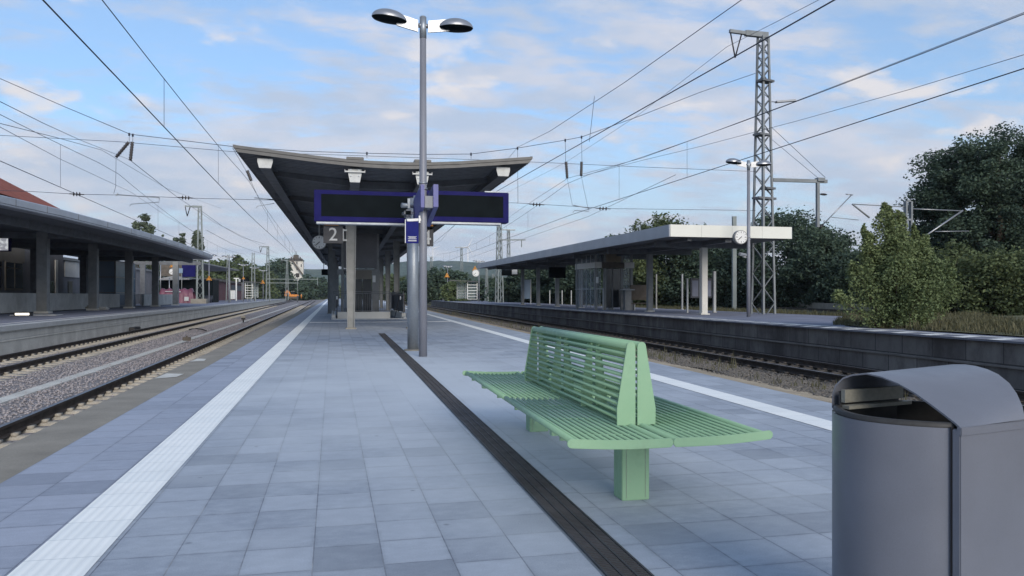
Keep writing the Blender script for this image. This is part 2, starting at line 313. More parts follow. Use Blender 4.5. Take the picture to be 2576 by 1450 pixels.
# ------------------------------------------------------------------ helpers: meshes
class MB:
    """collects shapes and links them as ONE mesh object"""
    def __init__(s): s.v = []; s.f = []; s.m = []; s.smooth = []; s.cur = 0; s.sm = False
    def add(s, vs, fs):
        o = len(s.v); s.v += [tuple(p) for p in vs]
        for f in fs: s.f.append(tuple(i+o for i in f)); s.m.append(s.cur); s.smooth.append(s.sm)
        return s
    def box(s, c, d, rz=0., ry=0., rx=0.):
        R = Matrix.Rotation(rz, 3, 'Z') @ Matrix.Rotation(ry, 3, 'Y') @ Matrix.Rotation(rx, 3, 'X')
        vs = [Vector(c)+R @ Vector((x*d[0]/2, y*d[1]/2, z*d[2]/2)) for x in (-1, 1) for y in (-1, 1) for z in (-1, 1)]
        return s.add(vs, [(0, 1, 3, 2), (4, 6, 7, 5), (0, 4, 5, 1), (2, 3, 7, 6), (0, 2, 6, 4), (1, 5, 7, 3)])
    def b2(s, lo, hi):
        return s.box([(lo[i]+hi[i])/2 for i in range(3)], [abs(hi[i]-lo[i]) for i in range(3)])
    def bar(s, p, q, w, h, up=(0, 0, 1)):
        p, q = Vector(p), Vector(q); d = (q-p).normalized(); u = Vector(up)
        if abs(d.dot(u)) > .98: u = Vector((0, 1, 0))
        r = d.cross(u).normalized(); u = r.cross(d).normalized()
        vs = [e+r*(w/2*a)+u*(h/2*b) for e in (p, q) for a, b in ((-1, -1), (1, -1), (1, 1), (-1, 1))]
        return s.add(vs, [(0, 1, 2, 3), (7, 6, 5, 4), (0, 4, 5, 1), (1, 5, 6, 2), (2, 6, 7, 3), (3, 7, 4, 0)])
    def tube(s, pts, r, n=8, caps=True):
        pts = [Vector(p) for p in pts]; rs = r if isinstance(r, (list, tuple)) else [r]*len(pts); o = []
        sm = s.sm; s.sm = n > 5
        prev = None
        for i, p in enumerate(pts):
            d = (pts[min(i+1, len(pts)-1)]-pts[max(i-1, 0)]).normalized()
            if prev is None:
                up = Vector((0, 0, 1)) if abs(d.z) < .9 else Vector((1, 0, 0)); x = d.cross(up).normalized()
            else: x = (prev-d*prev.dot(d)).normalized()
            prev = x; y = d.cross(x)
            o += [p+(x*math.cos(a)+y*math.sin(a))*rs[i] for a in (2*math.pi*k/n for k in range(n))]
        fs = [(i*n+k, i*n+(k+1) % n, (i+1)*n+(k+1) % n, (i+1)*n+k) for i in range(len(pts)-1) for k in range(n)]
        s.add(o, fs); s.sm = sm
        if caps: b = len(s.v)-len(o); s.f += [tuple(b+k for k in range(n))[::-1], tuple(b+(len(pts)-1)*n+k for k in range(n))]; s.m += [s.cur]*2; s.smooth += [False]*2
        return s
    def prism(s, poly, ext):
        """polygon (3D points, planar) extruded along vector ext"""
        n = len(poly); e = Vector(ext); vs = [Vector(p) for p in poly]+[Vector(p)+e for p in poly]
        return s.add(vs, [tuple(range(n))[::-1], tuple(range(n, 2*n))]+[(i, (i+1) % n, n+(i+1) % n, n+i) for i in range(n)])
    def grid(s, rows):
        n = len(rows[0]); vs = [p for r in rows for p in r]
        return s.add(vs, [(i*n+k, i*n+k+1, (i+1)*n+k+1, (i+1)*n+k) for i in range(len(rows)-1) for k in range(n-1)])
    def disc(s, c, r, axis=(0, 1, 0), h=.02, n=24):
        a = Vector(axis).normalized(); c = Vector(c); return s.tube([c-a*h/2, c+a*h/2], r, n)
    def build(s, name, mats, parent=None, bevel=0):
        me = bpy.data.meshes.new(name); off = Vector((0, 0, 0))
        if parent is not None:
            q = parent
            while q is not None: off += q.location; q = q.parent
        vs = [(a-off.x, b-off.y, c-off.z) for a, b, c in s.v]
        me.from_pydata(vs, [], s.f)
        if not isinstance(mats, (list, tuple)): mats = [mats]
        for q in mats: me.materials.append(MT[q])
        me.polygons.foreach_set('material_index', s.m); me.polygons.foreach_set('use_smooth', s.smooth)
        me.validate(); me.update()
        o = bpy.data.objects.new(name, me); COL.objects.link(o)
        if parent is not None: o.parent = parent
        if bevel:
            bm = bmesh.new(); bm.from_mesh(me)
            bmesh.ops.bevel(bm, geom=[e for e in bm.edges if len(e.link_faces) == 2 and e.calc_face_angle(0) > .6], offset=bevel, segments=2, affect='EDGES')
            bm.to_mesh(me); bm.free()
        return o
def tag(o, label, cat, group=None, kind=None):
    if label: o['label'] = label
    if cat: o['category'] = cat
    if group: o['group'] = group
    if kind: o['kind'] = kind
    return o
def T(name, label, cat, loc=(0, 0, 0), group=None):
    o = bpy.data.objects.new(name, None); COL.objects.link(o); o.location = loc; o.empty_display_size = .2
    return tag(o, label, cat, group)
def S(o): o['kind'] = 'structure'; return o
def kids(o): return [c for c in bpy.data.objects if c.parent == o]
def dup(o, loc, label=None, rz=None, parent=None, scale=None):
    c = o.copy(); COL.objects.link(c)
    if parent is not None: c.parent = parent
    else:
        c.location = loc
        if label: c['label'] = label
        if rz is not None: c.rotation_euler = (0, 0, rz)
        if scale: c.scale = scale
    for k in kids(o): dup(k, None, parent=c)
    return c
def text(body, size, mat, parent, loc, rot, name='lettering', depth=.006):
    cu = bpy.data.curves.new('t', 'FONT'); cu.body = body; cu.size = size; cu.extrude = depth; cu.align_x = 'CENTER'; cu.align_y = 'CENTER'; cu.offset = size*.004
    to = bpy.data.objects.new('t', cu); COL.objects.link(to); bpy.context.view_layer.update()
    me = bpy.data.meshes.new_from_object(to.evaluated_get(bpy.context.evaluated_depsgraph_get())); bpy.data.objects.remove(to)
    me.materials.clear(); me.materials.append(MT[mat])
    o = bpy.data.objects.new(name, me); COL.objects.link(o)
    o.parent = parent; o.location = loc; o.rotation_euler = rot; return o
# lines of the place (all run along +Y; values are X at distance Y)
def xl_in(Y): return -1.72
EDGE_L = -2.07; COPE_L = -2.55
def XR(Y): return 5.15+.038*Y            # right edge of our paving
def XSR(Y): return 4.10+.036*Y           # right tactile strip
def XB(Y): return -4.2-.012*Y+.75        # centre of near left track (far rail + half gauge)
def XF(Y): return -8.2-.0215*Y           # centre of far left track
def XPL(Y): return XF(Y)-1.62            # left platform edge
def XT(Y): return 11.1+.04*Y             # centre of right track
def XPR(Y): return 12.68+.04*Y           # right platform edge
ZL = .21; ZR = .30; ZRAIL = -.55
YS = [0, 2, 4, 6, 8, 10, 12, 14, 16, 18, 20, 23, 26, 30, 35, 40, 46, 53, 60, 70, 80, 90, 100, 115, 130, 150, 175, 200, 240, 280, 340, 400]
def yss(a, b): return [a]+[y for y in YS if a < y < b]+[b]
def sheet(name, fa, fb, a, b, z, mat, n=1, parent=None):
    zf = z if callable(z) else (lambda Y, k: z)
    mb = MB(); rows = [[(fa(Y)+(fb(Y)-fa(Y))*k/n, Y, zf(Y, k/n)) for k in range(n+1)] for Y in yss(a, b)]
    return mb.grid(rows).build(name, mat, parent)
def slab(name, fa, fb, a, b, z0, z1, mat, parent=None):
    mb = MB(); ys = yss(a, b); rows = [[(fa(Y), Y, z0), (fa(Y), Y, z1), (fb(Y), Y, z1), (fb(Y), Y, z0), (fa(Y), Y, z0)] for Y in ys]
    mb.grid(rows)
    for Y in (a, b): mb.add([(fa(Y), Y, z0), (fa(Y), Y, z1), (fb(Y), Y, z1), (fb(Y), Y, z0)], [(0, 1, 2, 3)])
    return mb.build(name, mat, parent)
# ================================================================== GROUND
def ground():
    xs = [-1500, -600, -200, -80, -50, -30, 30, 45, 60, 90, 200, 600, 1500]; ys = [-60, -20, 0, 40, 80, 120, 200, 400, 800, 1500, 3250]
    rows = [[(x, y, -.80 if abs(x) < 50 else -.80+min(4, (abs(x)-50)*.004)) for x in xs] for y in ys]
    S(MB().grid(rows).build('ground', 'earth'))
ground()
# ballast beds
S(sheet('ballast_bed', lambda Y: -10.3-.03*Y, lambda Y: -2.4, -8, 400, -.765, 'ballast'))
def bankz(Y, k):
    return -.06-.69*min(1, k*1.15)+.025*math.sin(Y*1.7+k*9)
S(sheet('gravel_bank', lambda Y: XR(Y)+.55, lambda Y: XT(Y)-.9, -8, 400, bankz, 'ballastold', 8))
S(sheet('old_ballast_bed', lambda Y: XT(Y)-1.6, lambda Y: XPR(Y)+.1, -8, 400, -.76, 'ballastold'))
# our platform
S(slab('platform_body', lambda Y: COPE_L+.12, lambda Y: XR(Y)+.1, -8, 330, -.8, -.09, 'concrete'))
S(sheet('paving', lambda Y: -1.045, XR, -8, 330, 0.0, 'pave', 3))
S(sheet('edge_paving', lambda Y: EDGE_L, lambda Y: -1.345, -8, 330, 0.0, 'paveedge'))
S(slab('coping', lambda Y: COPE_L, lambda Y: EDGE_L, -8, 330, -.14, -.004, 'coping'))
S(sheet('tactile_strip', lambda Y: -1.355, lambda Y: -1.035, -8, 320, .004, 'tact'))
S(sheet('tactile_strip', XSR, lambda Y: XSR(Y)+.31, -8, 320, .004, 'tact'))
S(sheet('sandy_strip', lambda Y: XR(Y), lambda Y: XR(Y)+.62+.05*math.sin(Y*1.3), -8, 330, lambda Y, k: -.008-.06*k, 'dirt', 2))
for (ya, yb, xa, xb) in ((36.0, 36.35, -1.0, .35), (36.1, 36.25, .35, 2.1), (36.0, 36.35, 2.1, 3.1), (36.1, 36.25, 3.1, 3.9), (36.0, 36.35, 3.9, XSR(36))):
    S(MB().b2((xa, ya, -.01), (xb, yb, .008)).build('marking_line', 'white'))
for y in (49, 58): S(MB().b2((-1.0, y, -.01), (.1, y+.2, .008)).build('marking_line', 'kerbpale'))
# pale worn patches on the coping
mbp = MB()
mbp.add([(-2.52, 12.1, .002), (-2.25, 12.3, .002), (-2.22, 12.75, .002), (-2.5, 12.9, .002)], [(0, 1, 2, 3)])
mbp.add([(-2.53, 15.1, .002), (-2.3, 15.2, .002), (-2.34, 15.7, .002), (-2.51, 15.8, .002)], [(0, 1, 2, 3)])
S(mbp.build('coping_patch', 'concrete'))
# left platform
S(slab('left_platform', lambda Y: -60, lambda Y: XPL(Y)-.08, -8, 285, -.8, ZL-.06, 'concrete'))
S(slab('left_platform_edge', lambda Y: XPL(Y)-.50, XPL, -8, 285, ZL-.17, ZL, 'kerbpale'))
S(sheet('left_platform_paving', lambda Y: -45, lambda Y: XPL(Y)-.50, -8, 285, ZL-.004, 'asphalt', 2))
S(sheet('left_platform_white_line', lambda Y: XPL(Y)-.98, lambda Y: XPL(Y)-.80, -8, 285, ZL+.002, 'white'))
S(sheet('left_wall_joint', lambda Y: XPL(Y)-.078, lambda Y: XPL(Y)-.070, -8, 285, lambda Y, k: -.26+.03*k, 'kerbpale'))
mb = MB(); fr = lambda Y: [(XPL(Y)-.075, Y, ZL-.17), (XPL(Y)-.075, Y, -.28), (XPL(Y)-.055, Y, -.285), (XPL(Y)-.055, Y, -.305), (XPL(Y)-.075, Y, -.31), (XPL(Y)-.075, Y, -.8)]
S(mb.grid([fr(Y) for Y in yss(-8, 148)]).build('left_platform_wall', 'concrete'))
# right platform
S(slab('right_platform', XPR, lambda Y: XPR(Y)+8.2, -8, 150, -.8, ZR-.036, 'wallold'))
mb = MB(); rl = lambda Y: [(XPR(Y)-.02, Y, -.20), (XPR(Y)-.05, Y, -.21), (XPR(Y)-.05, Y, -.245), (XPR(Y)-.02, Y, -.25)]
S(mb.grid([rl(Y) for Y in yss(-8, 150)]).build('right_wall_ledge', 'ledge'))
S(sheet('right_platform_surface', lambda Y: XPR(Y)+.42, lambda Y: XPR(Y)+8.2, -8, 150, ZR-.002, 'asphalt', 2))
#
S(slab('right_platform_edge', lambda Y: XPR(Y)-.10, lambda Y: XPR(Y)+.42, -8, 150, ZR-.035, ZR, 'edgeband'))
# hatched safety marking on the right platform edge: pale blue band with white blocks
S(sheet('right_edge_marking', lambda Y: XPR(Y)-.09, lambda Y: XPR(Y)+.95, -8, 150, ZR+.004, 'edgeband', 2))
mk = MB(); y = 2.0
while y < 120:
    mk.add([(XPR(y)-.07, y, ZR+.009), (XPR(y+.36)-.07, y+.36, ZR+.009), (XPR(y+.60)+.62, y+.60, ZR+.009), (XPR(y+.24)+.62, y+.24, ZR+.009)], [(0, 1, 2, 3)])
    mk.add([(XPR(y)+.68, y, ZR+.009), (XPR(y+1.)+.68, y+1., ZR+.009), (XPR(y+1.)+.84, y+1., ZR+.009), (XPR(y)+.84, y, ZR+.009)], [(0, 1, 2, 3)])
    y += 1.0
S(mk.build('right_edge_blocks', 'white'))
# grass verge grown over the near end of the right platform
S(sheet('grass_verge', lambda Y: XPR(Y)+1.35+max(0, (Y-21)*.75), lambda Y: XPR(Y)+16, -8, 28, lambda Y, k: ZR+.02+.03*math.sin(Y*2+k*9), 'earth', 6))
S(sheet('grass_verge', lambda Y: XPR(Y)+8.2, lambda Y: XPR(Y)+90, -8, 400, lambda Y, k: -.05-.02*k, 'earth', 6))
# ================================================================== TRACKS
def track(label, cx, zr, a, b, mat_sl, first, n_sl, pitch=.6, railmat='rail'):
    t = T('railway_track', label, 'railway track', (cx(a), a, zr-.17))
    for s in (-1, 1):
        mb = MB(); prof = [(-.035, 0), (.035, 0), (.035, -.04), (.010, -.05), (.010, -.13), (.065, -.15), (.065, -.165), (-.065, -.165), (-.065, -.15), (-.010, -.13), (-.010, -.05), (-.035, -.04)]
        rows = []
        for Y in yss(a, b): rows.append([(cx(Y)+s*.75+p, Y, zr+q) for p, q in prof+[prof[0]]])
        mb.grid(rows); o = mb.build('rail', [railmat, 'railtop'], t)
        nn = len(prof)
        for i, pl in enumerate(o.data.polygons):
            if i % nn == 0: pl.material_index = 1
    sl = MB()
    for s in (-1, 1):
        sl.prism([(s*1.3, -.13, 0), (s*.35, -.13, 0), (s*.35, .13, 0), (s*1.3, .13, 0)], (0, 0, .001))
    sl = MB(); pr = [(-1.3, .14, -.01), (-1.3, .10, .10), (-.95, .095, .155), (-.5, .095, .155), (-.3, .09, .11), (.3, .09, .11), (.5, .095, .155), (.95, .095, .155), (1.3, .10, .10), (1.3, .14, -.01)]
    rows = [[(x, -wd*1.25, -.03), (x, -wd, z-.02), (x, -wd*.7, z), (x, wd*.7, z), (x, wd, z-.02), (x, wd*1.25, -.03)] for x, wd, z in pr]; sl.sm = True
    sl.grid([[(x, y, z-.17) for x, y, z in r] for r in rows])
    for s in (-1, 1):
        for e in (-1, 1): sl.box((s*.75+e*.11, 0, -.0), (.07, .16, .05))
    base = sl.build('sleeper', mat_sl); me = base.data; bpy.data.objects.remove(base)
    rest = MB(); k = 0; y = first
    src = [tuple(v.co) for v in me.vertices]; sf = [tuple(p.vertices) for p in me.polygons]
    while y < b-2:
        if k < n_sl:
            o = bpy.data.objects.new('sleeper', me); COL.objects.link(o); o.parent = t; o.location = (cx(y)-t.location.x, y-t.location.y, .02)
            o.rotation_euler = (0, 0, random.uniform(-.008, .008))
        elif y < 160: rest.add([(cx(y)+p[0], y+p[1], zr-.15+p[2]) for p in src], sf)
        k += 1; y += pitch
    if rest.v: o = rest.build('sleeper', mat_sl, t); o['kind'] = 'stuff'
    return t
track('near left track with one heavy dark rail seen beside our sandy coping', XB, ZRAIL, -6, 330, 'sleeper', 3.5, 90)
track('track along the foot of the left platform wall, both rails seen', XF, ZRAIL, 6, 330, 'sleeper', 16, 95)
track('dark rusty track at the foot of the sooty right platform wall', XT, ZRAIL, 0, 260, 'sleeperold', 10, 90, .65)
# concrete cable duct between the left tracks
tag(slab('cable_duct', lambda Y: -5.95-.012*Y, lambda Y: -5.65-.012*Y, 4, 200, -.82, -.735, 'concrete'), 'long pale concrete cable duct lid running between the two left tracks', 'cable duct')
# loose stones of the ballast
def stones(name, n, pos, rr, mat, label):
    oct_v = np.array([(1, 0, 0), (-1, 0, 0), (0, 1, 0), (0, -1, 0), (0, 0, 1), (0, 0, -1)], float)
    oct_f = np.array([(0, 2, 4), (2, 1, 4), (1, 3, 4), (3, 0, 4), (2, 0, 5), (1, 2, 5), (3, 1, 5), (0, 3, 5)])
    P = pos(n); n = len(P)
    V = oct_v[None]*(RNG.uniform(.5, 1.2, (n, 6, 1)))*RNG.uniform(rr[0], rr[1], (n, 1, 1))*np.array([1, 1, .7])
    ang = RNG.uniform(0, 6.28, n); c, s = np.cos(ang), np.sin(ang)
    x = V[:, :, 0]*c[:, None]-V[:, :, 1]*s[:, None]; y = V[:, :, 0]*s[:, None]+V[:, :, 1]*c[:, None]
    V = np.stack([x, y, V[:, :, 2]], 2)+P[:, None]
    F = (oct_f[None]+np.arange(n)[:, None, None]*6).reshape(-1, 3)
    rawmesh(name, V.reshape(-1, 3), F, 3, mat, label, 'ballast stones')
def rawmesh(name, V, F, k, mat, label=None, cat=None, parent=None):
    me = bpy.data.meshes.new(name); me.vertices.add(len(V)); me.vertices.foreach_set('co', np.ascontiguousarray(V, dtype=np.float32).ravel())
    me.loops.add(F.size); me.loops.foreach_set('vertex_index', F.astype(np.int32).ravel())
    me.polygons.add(len(F)); me.polygons.foreach_set('loop_start', np.arange(0, F.size, k, dtype=np.int32)); me.polygons.foreach_set('loop_total', np.full(len(F), k, dtype=np.int32))
    me.materials.append(MT[mat]); me.update(); me.validate()
    o = bpy.data.objects.new(name, me); COL.objects.link(o)
    if label: tag(o, label, cat, None, 'stuff')
    if parent is not None: o.parent = parent
    return o
def posL(n):
    Y = 8+62*RNG.random(n)**1.7; X = -10.2-.02*Y+RNG.random(n)*7.7; on = (np.abs(X-(-3.45-.012*Y)) < 1.32) | (np.abs(X-(-8.2-.0215*Y)) < 1.32); kp = ~on | (RNG.random(n) < .10); X = X[kp]; Y = Y[kp]; n = len(X)
    return np.stack([X, Y, np.full(n, -.765)+RNG.random(n)*.025], 1)
stones('ballast_stones', 42000, posL, (.018, .042), 'stoneA', 'mauve grey ballast stones heaped round the two left tracks')
def posR(n):
    Y = 3+50*RNG.random(n)**1.5; k = RNG.random(n)**1.2; X = (5.15+.038*Y+.45)+k*(5.0)
    return np.stack([X, Y, -.05-.69*np.minimum(1, k*1.15)], 1)
stones('ballast_stones', 26000, posR, (.018, .05), 'stoneB', 'dark dirty gravel stones on the bank beside the right track')
# weeds
def blades(name, P, hgt, mat, label, cat, per=7, lean=.35, wd=.006):
    n = len(P); tot = n*per; base = np.repeat(P, per, 0)+np.concatenate([RNG.normal(0, .035, (tot, 2)), np.zeros((tot, 1))], 1)
    h = np.repeat(hgt, per)*RNG.uniform(.4, 1, tot); a = RNG.uniform(0, 6.28, tot); d = np.stack([np.cos(a), np.sin(a), np.zeros(tot)], 1)
    p = np.stack([-np.sin(a), np.cos(a), np.zeros(tot)], 1)*wd
    tip = base+d*(h*lean*RNG.uniform(.2, 1, tot))[:, None]+np.array([0, 0, 1])*h[:, None]
    mid = base+d*(h*lean*.3)[:, None]+np.array([0, 0, 1])*(h*.55)[:, None]
    V = np.stack([base-p, base+p, mid+p*.8, mid-p*.8, tip], 1).reshape(-1, 3); o = np.arange(tot)[:, None]*5
    F = np.concatenate([o+np.array([0, 1, 2]), o+np.array([0, 2, 3]), o+np.array([3, 2, 4])], 0)
    return rawmesh(name, V, F, 3, mat, label, cat)
Y = 5+75*RNG.random(260)**1.3; P = np.stack([XR(Y)+.55+RNG.random(260)*.8, Y, np.full(260, -.08)], 1)
blades('weeds', P, .10+.30*RNG.random(260)**3, 'weed', 'dry weeds sprouting along the sandy edge beside the right track', 'weeds', 6)
Y = 8+22*RNG.random(5200); P = np.stack([XPR(Y)+1.5+np.maximum(0, (Y-21)*.75)+RNG.random(5200)*7, Y, np.full(5200, ZR)], 1)
blades('grass', P, .10+.25*RNG.random(5200)**2, 'weed', 'rough grass growing on the near end of the right platform', 'grass', 6, .5, .012)
Y = 26+60*RNG.random(5200); P = np.stack([XPR(Y)+8.5+RNG.random(5200)*9, Y, np.full(5200, -.05)], 1)
blades('grass', P, .15+.35*RNG.random(5200)**2, 'weed', 'yellowish rough grass behind the right platform under the trees', 'grass', 6, .5, .02)
# ================================================================== TREES
def leaves(P, size, flat=.5):
    n = len(P); N1 = RNG.normal(size=(n, 3)); N1[:, 2] *= flat; N1 /= np.linalg.norm(N1, axis=1)[:, None]
    N2 = np.cross(N1, RNG.normal(size=(n, 3))); N2 /= np.linalg.norm(N2, axis=1)[:, None]
    s = size*RNG.uniform(.6, 1.3, (n, 1)); a = N1*s; b = N2*s*.62
    V = np.stack([P-a, P-b*.9, P+a, P+b], 1).reshape(-1, 3)
    return V, np.arange(n*4).reshape(n, 4)
def crown_points(cx, cy, z0, rx, ry, hgt, nblob, nleaf, shape='round', blob=.28):
    # blobs spread on and in the crown's outline, leaves in fuzzy shells round each blob
    B = []
    while len(B) < nblob:
        q = RNG.normal(size=3); q /= np.linalg.norm(q); r = RNG.uniform(.45, 1.0)**.6
        q = q*r; zz = (q[2]+1)/2
        if shape == 'poplar': wdt = max(.12, 1.1*(1-zz)**.5)
        elif shape == 'cone': wdt = max(.12, 1.15*(1-zz)**.8)
        else: wdt = 1.0
        B.append((cx+q[0]*rx*wdt, cy+q[1]*ry*wdt, z0+zz*hgt, blob*min(rx, hgt/2)*RNG.uniform(.55, 1.25)))
    B = np.array(B); idx = RNG.integers(0, len(B), nleaf); b = B[idx]
    d = RNG.normal(size=(nleaf, 3)); d /= np.linalg.norm(d, axis=1)[:, None]; r = RNG.random(nleaf)**.42*1.08
    r *= 1+.22*np.sin(idx*3.1+d[:, 0]*5)*np.cos(d[:, 2]*6)
    return b[:, :3]+d*(b[:, 3]*r)[:, None]*np.array([1.1, 1.1, .8]), B
def tree(name, label, cat, loc, hgt, rx, z0, nblob, nleaf, size, mat, shape='round', group=None, trunk=.18, blob=.28, lean=0., ry=None):
    x, y, z = loc; t = T(name, label, cat, loc, group)
    P, B = crown_points(x, y, z+z0, rx, ry or rx*.85, hgt-z0, nblob, nleaf, shape, blob)
    if lean: P[:, 0] += (P[:, 2]-z)*lean
    V, F = leaves(P, size); V = V-np.array([x, y, z])
    rawmesh('crown', V, F, 4, mat, parent=t)
    mb = MB(); top = Vector((x+lean*hgt*.8, y, z+hgt*.85)); n = 7
    pts = [Vector((x, y, z-.1)).lerp(top, i/n)+Vector((random.uniform(-1, 1), random.uniform(-1, 1), 0))*trunk*.8*(i > 0) for i in range(n+1)]
    mb.tube(pts, [trunk*(1.25 if i == 0 else 1)*(1-.85*i/n) for i in range(n+1)], 8)
    for k in range(min(len(B), 14)):
        b = B[k]; f = min(.8, max(.18, (b[2]-z)/hgt*.7)); i = int(f*n); p0 = pts[i].lerp(pts[min(n, i+1)], f*n-i)
        q = Vector((b[0]+lean*(b[2]-z), b[1], b[2])); m = p0.lerp(q, .5)+Vector((0, 0, .06*hgt*random.uniform(-.3, 1)))
        mb.tube([p0, m, q], [trunk*.38*(1-f*.6), trunk*.22, trunk*.07], 5)
    mb.build('trunk', 'bark', t); return t
# ================================================================== BENCH
def bench():
    t = T('bench', 'pale green double sided bench of round steel rods, alone on the paving', 'bench', (1.71, 5.48, 0))
    ax = lambda Y: 1.655+.019*Y               # centre line
    y0, y1 = 3.74, 7.38
    for s in (-1, 1):
        # two seat sections per side, joined in the middle
        for ya, yb in ((y0, 5.50), (5.54, y1)):
            mb = MB(); n = 13
            for k in range(n):
                f = k/(n-1); x = s*(.035+f*.495); z = .438+.018*f-.008*math.sin(math.pi*f)
                r = .0092 if k < n-1 else .018
                if k == 0: r = .018
                mb.tube([(ax(ya)+x, ya, z), (ax(yb)+x, yb, z)], r, 8)
            for yy in (ya+.30, (ya+yb)/2, yb-.30):
                mb.bar((ax(yy)+s*.03, yy, .418), (ax(yy)+s*.53, yy, .43), .012, .03)
            mb.build('seat', 'bench', t)
        for yy, e in ((y0, -1), (y1, 1)):      # flat round ended cap bar closing the rods
            mb = MB(); P = []
            pts = [(.02+.532*f, .438+.018*f-.008*math.sin(math.pi*f)) for f in (0, .2, .4, .6, .8, 1)]
            up = [(x, z+.024) for x, z in pts]; dn = [(x, z-.024) for x, z in pts][::-1]
            arc1 = [(pts[-1][0]+.024*math.cos(a), pts[-1][1]+.024*math.sin(a)) for a in (1.2, .6, 0, -.6, -1.2)]
            arc0 = [(pts[0][0]-.020*math.cos(a), pts[0][1]-.024*math.sin(a)) for a in (1.2, .5, 0, -.5, -1.2)]
            poly = up+arc1+dn+arc0
            if s > 0: poly = poly[::-1]
            mb.prism([(ax(yy)+s*x, yy, z) for x, z in poly], (0, e*.008, 0)); mb.build('end_cap', 'bench', t, .0015)
    yb0, yb1 = 4.27, 6.66
    def plate(yy, e, s):
        # tapering end plate of the back, one per side, with a rounded top
        pr = [(.006, .44), (.120, .445), (.121, .54), (.060, .905)]+[(.033+.027*math.cos(a), .905+.026*math.sin(a)) for a in (.5, 1.0, 1.57, 2.1, 2.7)]+[(.006, .895)]
        if s > 0: pr = pr[::-1]
        mb = MB(); mb.prism([(ax(yy)+s*x, yy, z) for x, z in pr], (0, e*.010, 0)); mb.build('back_end_plate', 'bench', t, .0015)
    for s in (-1, 1): plate(yb0, -1, s); plate(yb1, 1, s)
    def prof(z): # half depth of the back rods at height z
        return .104 if z < .54 else .104-.060*(z-.54)/.365
    for s in (-1, 1):
        mb = MB(); n = 10
        for k in range(n):
            z = .485+k*.0415; x = s*prof(z)
            mb.tube([(ax(yb0)+x, yb0, z), (ax(yb1)+x, yb1, z)], .0115, 8)
        mb.build('backrest', 'bench', t)
        mb = MB(); mb.tube([(ax(yb0)+s*.034, yb0-.002, .905), (ax(yb1)+s*.034, yb1+.002, .905)], .024, 12); mb.build('top_rail', 'bench', t)
        for yy in (5.06, 5.86):
            mb = MB(); mb.prism([(ax(yy)+s*x, yy, z) for x, z in [(.012, .44), (.095, .445), (.092, .54), (.045, .88), (.012, .89)]][::(-1 if s > 0 else 1)], (0, .010, 0)); mb.build('back_rib', 'bench', t)
    for yy in (4.27, 6.62):
        mb = MB(); mb.b2((ax(yy)-.085, yy, 0), (ax(yy)+.085, yy+.14, .41)); o = mb.build('leg', 'bench', t, .004)
        f = MB(); f.b2((ax(yy)-.060, yy-.0025, .015), (ax(yy)-.0585, yy, .40)); f.b2((ax(yy)+.0585, yy-.0025, .015), (ax(yy)+.060, yy, .40)); f.build('panel_seam', 'steelcol', o)
        b = MB(); b.bar((ax(yy)-.50, yy+.07, .405), (ax(yy)+.50, yy+.07, .405), .05, .03); b.build('cross_beam', 'bench', t)
    b = MB(); b.bar((ax(4.2), 4.2, .392), (ax(6.8), 6.8, .392), .07, .035); b.build('long_beam', 'bench', t)
bench()
# ================================================================== DRAIN
def drain():
    X = lambda Y: 1.095+.0135*Y
    t = T('drain_channel', 'long dark slotted drain channel sunk in the paving beside the bench', 'drain', (X(3), 3, 0))
    S0 = sheet('channel', lambda Y: X(Y)-.008, lambda Y: X(Y)+.208, 1.5, 25, .003, 'galv'); S0.parent = t; S0.location = (-X(3), -3, 0)
    b = sheet('channel_bed', lambda Y: X(Y)+.004, lambda Y: X(Y)+.196, 1.5, 25, .006, 'black'); b.parent = t; b.location = (-X(3), -3, 0)
    mb = MB(); y = 1.5
    while y < 25:
        p = .022 if y < 9 else .06
        for k in range(3): mb.bar((X(y)+.012+k*.062, y, .008), (X(y)+.06+k*.062, y+.004, .008), p*.5, .004)
        y += p
    for k in range(4): mb.bar((X(1.5)+.006+k*.062, 1.5, .009), (X(25)+.006+k*.062, 25, .009), .010, .006)
    mb.build('grate', 'grate', t)
drain()
